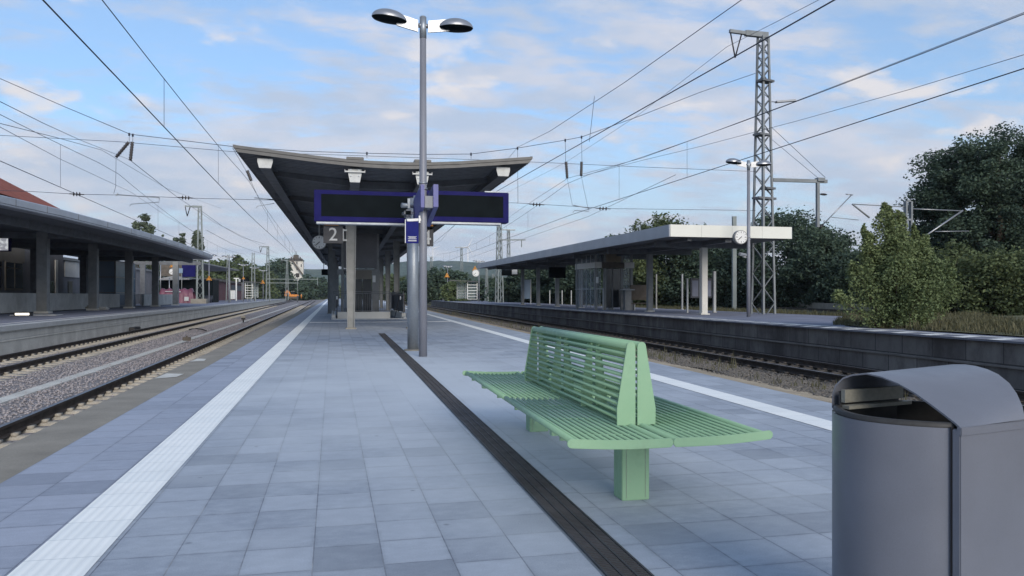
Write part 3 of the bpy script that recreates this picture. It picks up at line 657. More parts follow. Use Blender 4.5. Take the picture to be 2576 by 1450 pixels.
# ================================================================== LITTER BIN
def bin_():
    C = Vector((1.86, 1.98, 0)); e1 = Vector((.977, .212, 0)); e2 = Vector((-.214, .977, 0))
    P = lambda a, b, z: C+e1*a+e2*b+Vector((0, 0, z))
    t = T('litter_bin', 'blue grey steel litter bin with curved hood, cut by the frame edge', 'litter bin', tuple(P(.15, .25, 0)))
    zt = .80
    # plan: flat front strip, bulging sides, flat back
    left = [(-.012, 0.0), (-.013, .022)]; bul = [(-.135*math.sin(math.pi*f)**.8, .030+.459*f) for f in [i/14 for i in range(15)]]
    plan_side = bul
    def wall(pts, z0, z1, th=.004):
        m = MB(); m.sm = True
        m.grid([[P(a, b, z0), P(a, b, z1)] for a, b in pts]); m.grid([[P(a+th, b, z1), P(a+th, b, z0)] for a, b in pts]); return m
    wall(bul, .02, zt-.006).build('side_panel', 'bin', t)
    rb = [(.30+.135*math.sin(math.pi*f)**.8, .030+.459*f) for f in [i/14 for i in range(15)]]
    wall(rb[::-1], .02, zt-.006).build('side_panel', 'bin', t)
    m = MB(); m.prism([P(-.012, -.002, .02), P(.312, -.002, .02), P(.312, .026, .02), P(-.012, .026, .02)], (0, 0, zt-.026)); m.build('front_panel', 'bin', t, .003)
    m = MB(); m.prism([P(.008, .470, .02), P(.292, .470, .02), P(.292, .488, .02), P(.008, .488, .02)], (0, 0, zt-.026)); m.build('back_panel', 'bin', t, .003)
    m = MB(); m.prism([P(-.0125, .0262, .02), P(-.004, .0262, .02), P(-.004, .0298, .02), P(-.0125, .0298, .02)], (0, 0, zt-.02)); m.build('seam', 'black', t)
    # dark rim and inner liner
    m = MB(); m.sm = True
    m.grid([[P(a+.006, b, zt-.006), P(a+.006, b, zt+.010), P(a+.026, b*.94+.012, zt+.010), P(a+.034, b*.9+.02, zt-.16)] for a, b in bul]); m.build('rim', 'bininner', t)
    m = MB(); m.sm = True
    m.grid([[P(a-.006, b, zt-.006), P(a-.006, b, zt+.010), P(a-.026, b*.94+.012, zt+.010), P(a-.034, b*.9+.02, zt-.16)] for a, b in rb]); m.build('rim', 'bininner', t)
    m = MB(); m.prism([P(.02, .03, zt-.17), P(.28, .03, zt-.17), P(.28, .46, zt-.17), P(.02, .46, zt-.17)], (0, 0, .004))
    m.prism([P(.0, .455, zt-.16), P(.3, .455, zt-.16), P(.3, .463, zt-.16), P(.0, .463, zt-.16)], (0, 0, .22)); m.prism([P(.0, .028, zt-.16), P(.3, .028, zt-.16), P(.3, .034, zt-.16), P(.0, .034, zt-.16)], (0, 0, .16)); m.build('liner', 'bininner', t)
    m = MB(); m.prism([P(.0, .435, zt+.022), P(.3, .435, zt+.022), P(.3, .452, zt+.022), P(.0, .452, zt+.022)], (0, 0, .045)); m.prism([P(-.02, .40, zt+.004), P(.3, .40, zt+.004), P(.3, .43, zt+.004), P(-.02, .43, zt+.004)], (0, 0, .012)); m.build('inner_rail', 'binrail', t)
    # hood: vault lofted between its two slanting rims
    Ac = [(-.006, .0, .800), (-.002, .02, .812), (.009, .07, .835), (.018, .12, .858), (.028, .18, .884), (.037, .25, .908), (.041, .32, .924), (.042, .38, .930), (.030, .43, .922), (.017, .46, .908), (.003, .482, .880), (-.002, .490, .845), (-.002, .492, .800)]
    Bc = [(.306, .0, .806), (.312, .012, .845), (.345, .05, .880), (.385, .10, .908), (.422, .16, .930), (.455, .22, .941), (.48, .28, .947), (.495, .33, .948), (.50, .38, .944), (.47, .43, .930), (.42, .465, .905), (.33, .488, .86), (.306, .492, .80)]
    def loft(dz, din):
        rows = []
        for i in range(13):
            g = i/12; row = []
            for a, b in zip(Ac, Bc):
                q = [a[k]+(b[k]-a[k])*g for k in range(3)]
                q[1] = q[1]+(din if q[1] < .25 else -din)*(1 if q[2] < .9 else .3)
                row.append(P(q[0], q[1], q[2]-dz))
            rows.append(row)
        return rows
    m = MB(); m.sm = True; m.grid(loft(0, 0)); inn = loft(.005, .003); m.grid([r[::-1] for r in inn])
    for k in (0, 12):
        o, n_ = loft(0, 0)[k], inn[k]; m.grid([o, n_])
    m.build('hood', 'bin', t)
    m = MB(); m.prism([P(-.013, -.006, .776), P(.312, -.006, .776), P(.312, .010, .776), P(-.013, .010, .776)], (0, 0, .026)); m.build('hood_lip', 'bin', t, .002)
bin_()
# ================================================================== MAIN CANOPY (butterfly roof)
CXI = lambda Y: 1.70+.019*(Y-24)
YF, YE = 24.0, 104.0
def canopy():
    t = T('platform_canopy', 'long butterfly roof over the middle platform, dark ribbed underside', 'canopy', (CXI(28.5), 28.5, 0))
    top = [(-4.53, 5.62), (-3.6, 5.53), (-2.2, 5.40), (-1.25, 5.33), (-.6, 5.305), (0, 5.30), (.6, 5.305), (1.25, 5.33), (2.2, 5.40), (3.6, 5.54), (4.53, 5.64)]
    def sec(Y, dz, dx=0): return [(CXI(Y)+x+(dx if x > 0 else -dx if x < 0 else 0), Y, z+dz) for x, z in top]
    ys = [YF+i*(YE-YF)/16 for i in range(17)]
    mb = MB(); mb.grid([sec(y, 0, -.1 if y in (ys[0], ys[-1]) else 0) for y in ys]); mb.build('roof_deck', 'fascia', t)
    # trapezoidal soffit sheeting: ribs run across the platform
    mb = MB(); y = YF+.03; rows = []
    while y < YE:
        for dy, dz in ((0, -.17), (.12, -.17), (.15, -.13), (.27, -.13)):
            if y+dy < YE: rows.append(sec(y+dy, dz, -.06))
        y += .30
    mb.grid(rows); mb.build('soffit', 'darksteel', t)
    mb = MB()   # metal edge trim with a drip groove
    for Y, e in ((YF, -1), (YE, 1)):
        o = sec(Y, .02, .02); m1 = sec(Y, -.07, .0); m2 = sec(Y, -.085, -.02); i = sec(Y, -.19, -.12)
        sh = lambda r, d: [(x, y+d*e, z) for x, y, z in r]
        mb.grid([sh(sec(Y, .02, -.02), -.06), sh(o, .0), sh(m1, 0.0), sh(m2, -.02), sh(i, -.02)])
    for s in (-1, 1):
        r = []
        for y in ys:
            x = CXI(y)+s*4.53; z = 5.62 if s < 0 else 5.64
            r.append([(x-s*.06, y, z+.022), (x+s*.02, y, z+.02), (x, y, z-.07), (x-s*.02, y, z-.085), (x-s*.12, y, z-.19)])
        mb.grid(r)
    mb.build('edge_trim', 'fascia', t)
    # four long roof beams with pale end plates
    for x, zb, hgt in ((-3.66, 5.36, .34), (-1.03, 5.14, .46), (1.03, 5.14, .46), (3.62, 5.37, .34)):
        mb = MB()
        mb.bar((CXI(YF+.25)+x, YF+.25, zb-.02), (CXI(YE-.2)+x, YE-.2, zb-.02), .30, .03)
        mb.bar((CXI(YF+.25)+x, YF+.25, zb-hgt), (CXI(YE-.2)+x, YE-.2, zb-hgt), .30, .03)
        mb.bar((CXI(YF+.25)+x, YF+.25, zb-hgt/2), (CXI(YE-.2)+x, YE-.2, zb-hgt/2), .025, hgt-.04)
        o = mb.build('long_beam', 'darksteel', t)
        c = Vector((CXI(YF+.2)+x, YF+.2, zb-hgt/2)); w1 = .44 if hgt < .4 else .40
        e = MB(); e.prism([(c.x-w1/2, c.y, c.z+hgt/2-.06), (c.x-w1/2-.0, c.y, c.z+.02), (c.x-w1/2+.05, c.y, c.z-hgt/2), (c.x+w1/2-.05, c.y, c.z-hgt/2), (c.x+w1/2, c.y, c.z+.02), (c.x+w1/2, c.y, c.z+hgt/2-.06)], (0, .03, 0))
        e.b2((c.x-.006, c.y-.01, c.z-hgt/2+.01), (c.x+.006, c.y-.002, c.z+hgt/2-.07))
        eo = e.build('end_plate', 'beamend', o)
        if hgt > .4:
            g = MB(); g.b2((c.x-.30, c.y-.07, c.z+.065), (c.x+.30, c.y-.01, c.z+.105)); g.tube([(c.x-.30, c.y-.05, c.z+.05), (c.x-.30, c.y-.05, c.z+.15)], .012, 6); g.tube([(c.x+.30, c.y-.05, c.z+.05), (c.x+.30, c.y-.05, c.z+.15)], .012, 6); g.build('clamp_bar', 'beamend', eo)
            for sx in (-.12, .12):
                for dz in (-.03, .14): q = MB(); q.disc((c.x+sx, c.y-.012, c.z+dz), .028, h=.03, n=10); q.build('bolt', 'galv', eo)
            g = MB(); g.b2((c.x-.26, YF-.01, 5.335), (c.x+.26, YF+.9, 5.42)); g.build('roof_upstand', 'fascia', t, .01)
    # cross rafters
    y = 27.0
    while y < YE:
        for s in (-1, 1):
            mb = MB(); a = (CXI(y)+s*4.2, y, 5.36); b = (CXI(y)+s*1.0, y, 5.02); mb.bar(a, b, .16, .20); mb.build('rafter', 'darksteel', t)
        mb = MB(); mb.bar((CXI(y)-1.0, y, 4.98), (CXI(y)+1.0, y, 4.98), .16, .24); mb.build('rafter', 'darksteel', t)
        y += 6.4 if y < 60 else 12.8
    # columns: tapering H sections
    def column(x, y, zt=4.9, w0=.26, w1=.40):
        mb = MB(); h0, h1 = w0/2, w1/2
        for s in (-1, 1): mb.prism([(x+s*h0, y-.14, .0), (x+s*(h0-.022), y-.14, .0), (x+s*(h1-.022), y-.14, zt), (x+s*h1, y-.14, zt)][::s], (0, .28, 0))
        mb.prism([(x-h0+.01, y-.012, 0), (x+h0-.01, y-.012, 0), (x+h1-.01, y-.012, zt), (x-h1+.01, y-.012, zt)], (0, .024, 0))
        o = mb.build('column', 'steelcol', t)
        b = MB(); b.b2((x-w0/2-.06, y-.19, 0), (x+w0/2+.06, y+.19, .05)); b.build('base_plate', 'coping', o)
    column(.66, 28.8); column(2.86, 28.8)
    for y in (54, 66, 79, 92): column(-.15+.019*(y-54), y, 5.0, .30, .30); column(4.33+.019*(y-54), y, 5.0, .30, .46)
canopy()
# signs 2 and 4 on their columns
def panel_sign(name, label, cat, c, w_, h_, txt, tsize, bx):
    t = T(name, label, cat, c)
    m = MB(); m.b2((c[0]-w_/2, c[1]-.03, c[2]-h_/2), (c[0]+w_/2, c[1]+.03, c[2]+h_/2)); m.build('plate', 'signgrey', t, .01)
    text(txt, tsize*(1.12 if txt == '4' else 1), 'white', t, (.05 if txt == '4' else 0, -.037, -.01), (math.pi/2, 0, 0), 'numeral')
    sg = 1 if bx > c[0] else -1; ex = c[0]+sg*(w_/2+.02); b = MB(); b.b2((ex-.02, c[1]-.02, c[2]-.22), (ex+.02, c[1]+.03, c[2]+.22))
    for dz in (-.19, .17): b.b2((min(ex+sg*.021, ex+sg*.13), c[1]-.02, c[2]+dz-.03), (max(ex+sg*.021, ex+sg*.13), c[1]+.03, c[2]+dz+.03))
    b.build('bracket', 'beamend', t)
    return t
p = A(838, 591, 28.6); panel_sign('platform_number_sign', 'slate panel with a white 2 beside the left front canopy column', 'platform sign', tuple(p), .68, .62, '2', .66, p.x+.40)
p = A(1069, 599, 28.6); panel_sign('platform_number_sign', 'slate panel with a white 4, half hidden behind the lamp post', 'platform sign', tuple(p), .62, .62, '4', .66, p.x-.36)
def tri_sign(c, s, label, group='orange triangular warning signs', emblem=True):
    t = T('warning_sign', label, 'warning sign', c, group)
    m = MB(); m.prism([(c[0]-s/2, c[1], c[2]), (c[0]+s/2, c[1], c[2]), (c[0]+s*.04, c[1], c[2]+s*.87), (c[0]-s*.04, c[1], c[2]+s*.87)], (0, .02, 0)); m.build('plate', 'orange', t)
    m = MB(); y = c[1]-.006
    for a, b in (((-.36, .07), (.36, .07)), ((.36, .07), (0, .72)), ((0, .72), (-.36, .07))): m.bar((c[0]+a[0]*s, y, c[2]+a[1]*s), (c[0]+b[0]*s, y, c[2]+b[1]*s), .008, .035*s/.5)
    m.bar((c[0]+.03*s, y, c[2]+.50*s), (c[0]-.05*s, y, c[2]+.30*s), .008, .05*s); m.bar((c[0]-.05*s, y, c[2]+.32*s), (c[0]+.05*s, y, c[2]+.30*s), .008, .04*s); m.bar((c[0]+.05*s, y, c[2]+.32*s), (c[0]-.02*s, y, c[2]+.12*s), .008, .045*s)
    m.build('emblem', 'black', t); return t
p = A(834, 567, 28.4); tri_sign(tuple(p), .50, 'orange warning triangle just above the white 2, its top behind the display')
p = A(1073, 569, 28.4); tri_sign(tuple(p), .50, 'orange warning triangle just above the white 4, partly behind the lamp post')
def clock(c, d, label, arm=None, yaw=0., hm=(7, 38), group='station clocks'):
    t = T('station_clock', label, 'clock', c, group)
    m = MB(); m.disc((c[0], c[1]+.09, c[2]), d/2, h=.20, n=28); o = m.build('case', 'steelcol', t)
    m = MB(); m.disc((c[0], c[1]-.014, c[2]), d/2*.90, h=.008, n=28); m.build('dial', 'white', t)
    m = MB()
    for k in range(12):
        a = k*math.pi/6; r0 = .74 if k % 3 else .64; q = lambda r: (c[0]+math.sin(a)*r*d*.44, c[1]-.021, c[2]+math.cos(a)*r*d*.44)
        m.bar(q(r0), q(.93), .004, .02*d if k % 3 else .035*d, up=(0, 1, 0)) if False else m.tube([q(r0), q(.93)], (.012 if k % 3 else .02)*d, 4)
    m.build('hour_marks', 'black', t)
    for ang, L, wd in (((hm[0]+hm[1]/60)*math.pi/6, .50, .026), (hm[1]*math.pi/30, .80, .02)):
        m = MB(); m.tube([(c[0]-math.sin(ang)*.12*d*.44, c[1]-.028, c[2]-math.cos(ang)*.12*d*.44), (c[0]+math.sin(ang)*L*d*.44, c[1]-.028, c[2]+math.cos(ang)*L*d*.44)], wd*d, 5); m.build('hand', 'black', t)
    if arm: m = MB(); m.tube([(c[0], c[1]+.09, c[2]), arm], .03, 8); m.build('hanger', 'steelcol', t)
    return t
p = A(803, 610, 34.5); clock(tuple(p), .62, 'round clock hanging under the left wing of the canopy beside the 2', (p.x, p.y+.1, 5.1), hm=(7, 38))
# ================================================================== LAMPS
def lamp_proto():
    t = T('platform_lamp', 'tall double headed silver lamp post in the middle of the near paving', 'lamp post', (1.75, 15.35, 0), 'double headed platform lamps')
    x, y = 1.75, 15.35
    m = MB(); m.tube([(x, y, 0), (x, y, 2.2), (x, y, 2.24), (x, y, 6.35)], [.082, .078, .078, .062], 16); m.build('pole', 'polegrey', t)
    m = MB(); m.tube([(x, y, 6.30), (x, y, 6.72)], .068, 16); m.tube([(x, y, 6.72), (x, y, 6.74)], [.068, .04], 16); m.build('pole_cap', 'galv', t)
    m = MB()
    for z in (3.30, 3.42): m.tube([(x, y, z), (x, y, z+.03)], .088, 16)
    m.tube([(x, y, 2.98), (x, y, 3.0)], .086, 16); m.build('band', 'galv', t)
    for s, a0, tilt in ((-1, 1.0, .10), (1, 1.0, .02)):
        m = MB(); x0 = x+s*.10; L = Vector((s, 0, 0))
        z0 = 6.55
        m.prism([(x0, y-.02, z0-.13), (x0, y-.02, z0+.10), (x0+s*.42, y-.02, z0+.16+tilt*.45), (x0+s*.42, y-.02, z0-.08+tilt*.45)][::s], (0, .04, 0))
        m.tube([(x, y, z0), (x0, y, z0)], .045, 10); m.build('arm', 'lampgrey', t)
        m = MB(); cx, cz = x+s*.66, z0-.01+tilt*.9; m.sm = True; R = (.345, .22); rows = []
        for i in range(9):
            ph = i/8*math.pi/2; rr = math.cos(ph); hh = math.sin(ph)*.185
            rows.append([(cx+s*R[0]*rr*math.cos(th)*(1.0), y+R[1]*rr*math.sin(th), cz+hh+tilt*R[0]*rr*math.cos(th)*1.0) for th in [k*2*math.pi/28 for k in range(29)]])
        m.grid(rows); hd = m.build('head', 'lampgrey', t)
        m = MB(); m.sm = True; rows = []
        for rr, hh in ((1, .0), (.93, -.028), (.6, -.050), (0.02, -.058)):
            rows.append([(cx+s*R[0]*rr*math.cos(th), y+R[1]*rr*math.sin(th), cz+hh+tilt*R[0]*rr*math.cos(th)) for th in [k*2*math.pi/28 for k in range(29)]])
        m.grid(rows); m.build('diffuser', 'screen', hd)
    return t
LAMP = lamp_proto()
LS = [((17.45, 30.2, ZR), 'double headed lamp carrying a clock and camera by the right platform roof'),
      (tuple(G(1205, 757, ZR)[:2])+(ZR,), 'double headed lamp just left of the far end of the right roof'),
      (tuple(G(1126, 753, ZR)[:2])+(ZR,), 'small double headed lamp above the orange triangle in front of the hills')]
p = G(1205, 757.5, ZR)
dup(LAMP, LS[0][0], LS[0][1], rz=-.15)
def atdepth(u, t, z):         # level point on the ray through column u at depth t
    x, y, b = ray(u, HY); return Vector((x*t, y*t, z))
pA = atdepth(1205, 128, ZR); dup(LAMP, tuple(pA), LS[1][1])
pB = atdepth(1126, 150, ZR); dup(LAMP, tuple(pB), LS[2][1])
# QR / information plate hung on the near lamp post
def info_plate():
    c = A(1037, 585, 15.25); t = T('information_plate', 'small royal blue notice plate bracketed to the tall lamp post', 'notice plate', tuple(c))
    m = MB(); m.b2((c.x-.125, c.y-.012, c.z-.215), (c.x+.125, c.y+.012, c.z+.215)); m.build('plate', 'blueplate', t, .003)
    m = MB()
    for k, (wd, dz) in enumerate(((.17, -.085), (.14, -.105), (.17, -.125), (.16, -.155), (.17, -.17))):
        m.b2((c.x-wd/2, c.y-.016, c.z+dz-.0035), (c.x+wd/2, c.y-.013, c.z+dz+.0035))
    m.build('text_lines', 'white', t)
    m = MB(); m.bar((c.x-.10, c.y+.02, c.z+.235), (1.70, c.y+.05, c.z+.26), .03, .05); m.b2((1.655, c.y-.01, c.z+.19), (1.685, c.y+.05, c.z+.33)); m.b2((c.x-.14, c.y, c.z-.21), (c.x-.126, c.y+.03, c.z+.25)); m.build('bracket', 'white', t)
m_ = M('royal_blue_plate', (.012, .020, .15), .45, 0, .1, 5.); MT['blueplate'] = M('royal_blue_sign_plate', (.010, .014, .13), .5, 0, .1, 5., spec=.08)
info_plate()
# ================================================================== DISPLAY MAST
MT['clampgrey'] = M('grey_clamp_box_paint', (.20, .215, .24), .5, 0, .08, 4.)
def displays():
    yb = 17.15; mx = 1.735
    t = T('display_mast', 'thick galvanised mast carrying the two train displays, behind the lamp', 'mast', (mx, yb, 0))
    m = MB(); m.tube([(mx, yb, 0), (mx, yb, 3.35)], .125, 24); m.build('mast_tube', 'galv', t)
    m = MB(); m.tube([(mx, yb, 0), (mx, yb, .025)], .20, 24); m.build('base_plate', 'coping', t)
    m = MB(); m.bar((mx-.9, yb+.60, 3.10), (mx+.9, yb+.60, 3.10), .16, .16); m.b2((mx-.08, yb+.1, 3.0), (mx+.08, yb+.52, 3.2)); m.build('cross_arm', 'galv', t)
    # two edge-on sign plates with a grey box, clamped on the lamp post
    Yf = 15.02; c0 = A(1080, 500, Yf); q = T('edge_on_sign', 'pair of violet blue sign plates seen edge on, clamped to the lamp post', 'sign', tuple(c0))
    for u0, u1, top, bot in ((1058.5, 1068, 464, 522), (1090, 1103, 464, 521)):
        a = A((u0+u1)/2, top, Yf); b = A((u0+u1)/2, bot, Yf); wd = (u1-u0)/FP*Yf/2*.98
        pr = [(a.x-wd, Yf, a.z), (a.x-wd, Yf, b.z), (a.x-wd, Yf+1.3, b.z-.27), (a.x-wd, Yf+1.45, b.z-.20), (a.x-wd, Yf+1.45, a.z-.30), (a.x-wd, Yf+1.3, a.z-.12)]
        m = MB(); m.prism(pr[::-1], (wd*2, 0, 0)); m.build('sign_plate', 'purple', q, .004)
    a = A(1068.5, 493, Yf+.05); b = A(1090, 523, Yf+.05)
    m = MB(); m.b2((a.x+.003, Yf+.05, b.z), (b.x-.003, Yf+.55, a.z)); m.b2(((a.x+b.x)/2-.004, Yf+.045, b.z+.01), ((a.x+b.x)/2+.004, Yf+.0495, a.z-.01)); m.build('clamp_box', 'clampgrey', q)
    for nm, u0, u1, v0, v1, lab in (('L', 790, 1052, 477, 556.5, 'switched off train display left of the mast, in front of the canopy'), ('R', 1066, 1280, 485, 562, 'switched off train display right of the mast, its end against the sky')):
        Y = 17.3; a = A(u0, v0, Y); b = A(u1, v1, Y)
        if nm == 'R': a.z = A(1280, 485.5, Y).z; b.z = A(1280, 561.5, Y).z
        else: a.z = A(790, 477, Y).z; b.z = A(790, 557, Y).z
        q = T('train_display', lab, 'display board', ((a.x+b.x)/2, Y, b.z), 'train display boards')
        m = MB(); m.b2((a.x, Y-.0, b.z), (b.x, Y+.34, a.z)); m.build('housing', 'navy', q, .012)
        fx, fz = .155, .115
        m = MB(); m.b2((a.x+(.15 if nm == 'L' else .07), Y-.006, b.z+fz), (b.x-(.13 if nm == 'R' else .10), Y+.01, a.z-fz*.8)); m.build('screen', 'screen', q)
        m = MB(); m.b2((a.x+(.05 if nm == 'L' else 0), Y+.02, b.z-.045), (b.x-(.18 if nm == 'R' else .08), Y+.30, b.z-.004)); m.build('bottom_rail', 'galv', q)
        if nm == 'R': m = MB(); m.b2((b.x-.55, Y+.05, a.z+.004), (b.x-.2, Y+.25, a.z+.03)); m.build('top_plate', 'galv', q)
    # camera on its stub pipe
    c = A(1029, 521, 16.3); t2 = T('security_camera', 'grey boxed security camera on a stub pipe beside the display mast', 'security camera', tuple(c))
    m = MB(); p0 = A(1010, 517, 16.4); p1 = A(1048, 519, 16.5); m.tube([p0, p1], .052, 14); m.tube([p1+Vector((-.04, 0, -.02)), p1+Vector((-.02, 0, .22))], .045, 12); m.build('pipe', 'galv', t2)
    m = MB(); e = A(1029, 503, 16.35); m.b2((e.x-.03, e.y-.02, e.z-.18), (e.x+.02, e.y+.02, e.z+.02)); m.build('bracket', 'galv', t2)
    c = A(1027, 536, 16.2); m = MB(); m.box((c.x, c.y+.12, c.z), (.20, .34, .145), .12, 0, 0); m.build('housing', 'lampgrey', t2, .045)
    m = MB(); m.box((c.x-.005, c.y-.052, c.z), (.11, .02, .075), .12); m.build('lens_window', 'screen', t2, .004)
    m = MB(); m.box((c.x+.01, c.y+.12, c.z-.115), (.10, .14, .09), .1); m.build('foot', 'galv', t2, .01)
displays()
# ================================================================== STAIRS AND LIFT UNDER THE CANOPY
def stairs():
    t = T('stair_parapet', 'low pale parapet with dark railings round the platform stairs', 'parapet', (1.8, 41, 0))
    x0, x1 = -.05, 3.75
    m = MB(); m.b2((x0, 40.3, 0), (x1, 40.5, .045)); m.b2((x0, 40.5, 0), (x0+.22, 50, .10)); m.b2((x1-.15, 40.5, 0), (x1, 50, .12)); m.build('kerb', 'kerbpale', t)
    m = MB(); m.b2((.25, 41.6, 0), (3.0, 41.8, .36)); m.build('wall', 'whitewall', t)
    m = MB(); m.b2((3.55, 40.9, 0), (3.75, 50, .30)); m.b2((x0+.02, 40.9, 0), (x0+.2, 50, .24)); m.build('wall', 'concrete', t)
    def rail(p, q, n, nm='railing'):
        m = MB(); p = Vector(p); q = Vector(q)
        for z in (1.42, 1.34): m.bar(p+Vector((0, 0, z)), q+Vector((0, 0, z)), .05, .035)
        m.bar(p+Vector((0, 0, .42)), q+Vector((0, 0, .42)), .03, .03)
        for k in range(n+1):
            a = p.lerp(q, k/n); m.tube([a+Vector((0, 0, .42)), a+Vector((0, 0, 1.36))], .007, 4, False)
        for k in range(0, 4):
            a = p.lerp(q, k/3); m.bar(a+Vector((0, 0, .2)), a+Vector((0, 0, 1.42)), .04, .04)
        m.build(nm, 'darksteel', t)
    rail((x0+.1, 41.7, 0), (3.0, 41.7, 0), 30); rail((3.65, 41, 0), (3.65, 50, 0), 55); rail((x0+.1, 42, 0), (x0+.1, 50, 0), 50)
    m = MB(); m.tube([(x0+.28, 40.6, .05), (x0+.28, 40.6, 1.25)], .025, 8); m.tube([(x0+.28, 40.6, 1.15), (x0+.28, 40.6, 1.0)], .032, 8); m.tube([(3.15, 40.6, .05), (3.42, 40.6, 1.25)], .02, 8); m.build('handrail', 'black', t)
    m = MB(); m.tube([(x0+.28, 40.55, 1.02), (x0+.28, 40.55, 1.2)], .034, 8); m.tube([(3.45, 40.55, 1.0), (3.45, 40.55, 1.18)], .034, 8); m.build('reflector', 'white', t)
    # metal mesh panels at the right flank
    m = MB()
    for k in range(9): m.b2((3.70, 41.1+k*.9, .35), (3.73, 41.1+k*.9+.8, 1.30))
    m.build('side_panel', 'wood', t)
stairs()
def lift(t, x0, x1, y0, y1, zb, zt, door, deckz, mats=('steelcol', 'glass', 'beigewall', 'glassdark')):
    st, gl, bd, dr = mats
    m = MB()
    for x in (x0, x1):
        for y in (y0, y1): m.b2((x-.06, y-.06, zb), (x+.06, y+.06, zt))
    for z in (zb+.1, deckz, zt-.1):
        m.b2((x0+.06, y0-.05, z-.05), (x1-.06, y0+.05, z+.05)); m.b2((x0+.06, y1-.05, z-.05), (x1-.06, y1+.05, z+.05))
        m.b2((x0-.05, y0+.06, z-.05), (x0+.05, y1-.06, z+.05)); m.b2((x1-.05, y0+.06, z-.05), (x1+.05, y1-.06, z+.05))
    m.build('frame', st, t)
    m = MB(); m.b2((x0-.01, y0+.07, zb+.15), (x0+.01, y1-.07, zt-.15)); m.b2((x1-.01, y0+.07, zb+.15), (x1+.01, y1-.07, zt-.15)); m.b2((x0+.07, y1-.01, zb+.15), (x1-.07, y1+.01, zt-.15)); m.build('glass_wall', gl, t)
    d0, d1 = door
    m = MB(); m.b2((d0, y0-.04, zb+.15), ((d0+d1)/2-.015, y0-.01, zb+2.2)); m.b2(((d0+d1)/2+.015, y0-.04, zb+.15), (d1, y0-.01, zb+2.2)); m.build('door', dr, t)
    m = MB(); m.b2((d0-.02, y0-.08, zb+2.2), (d1+.02, y0-.045, zb+2.72)); m.build('lintel', bd, t)
    return m
def mainlift():
    t = T('lift_shaft', 'glazed lift tower standing behind the stair railings under the canopy', 'lift', (1.6, 47, 0))
    x0, x1 = A(862, 700, 47).x, A(951, 700, 47).x
    lift(t, x0, x1, 47, 49.4, 0, 5.0, (A(889, 700, 47).x, A(934, 700, 47).x), 2.75)
    m = MB(); m.b2((x0+.07, 46.93, 2.85), (x1-.07, 46.96, 4.9)); m.build('upper_panel', 'darkwall', t)
    m = MB(); m.b2((A(936, 700, 47).x, 46.92, .1), (x1-.065, 46.96, 2.75)); m.build('control_panel', 'steelcol', t)
    p = A(941, 702, 46.9); m = MB(); m.b2((p.x-.09, 46.89, p.z-.2), (p.x+.09, 46.915, p.z+.2)); m.build('notice', 'white', t)
    # door rings and interior rail
    for u in (901, 922):
        p = A(u, 700, 46.9); m = MB(); m.disc((p.x, 46.94, p.z), .09, h=.02, n=16); m.build('door_ring', 'signgrey', t)
    m = MB(); m.b2((A(866, 700, 47).x, 47.3, .5), (A(886, 700, 47).x, 47.4, 2.3)); m.build('lift_car', 'glassblue', t)
mainlift()
# small hanging display and fittings under the main canopy, further back
p = A(817, 685, 80); t = T('hanging_display', 'small dark hanging display under the far left edge of the canopy', 'display board', (p.x, 80, p.z))
m = MB(); m.b2((p.x-.32, 80, p.z-.3), (p.x+.35, 80.3, p.z+.3)); m.build('housing', 'screen', t); m = MB(); m.b2((p.x+1.0, 80, p.z-.25), (p.x+2.1, 80.2, p.z+.25)); m.build('number_plate', 'kerbpale', t)
m = MB(); m.tube([(p.x-.1, 80.1, p.z+.25), (p.x-.1, 80.1, 5.2)], .04, 6); m.tube([(p.x+1.5, 80.1, p.z+.25), (p.x+1.5, 80.1, 5.2)], .04, 6); m.build('hanger', 'darksteel', t)
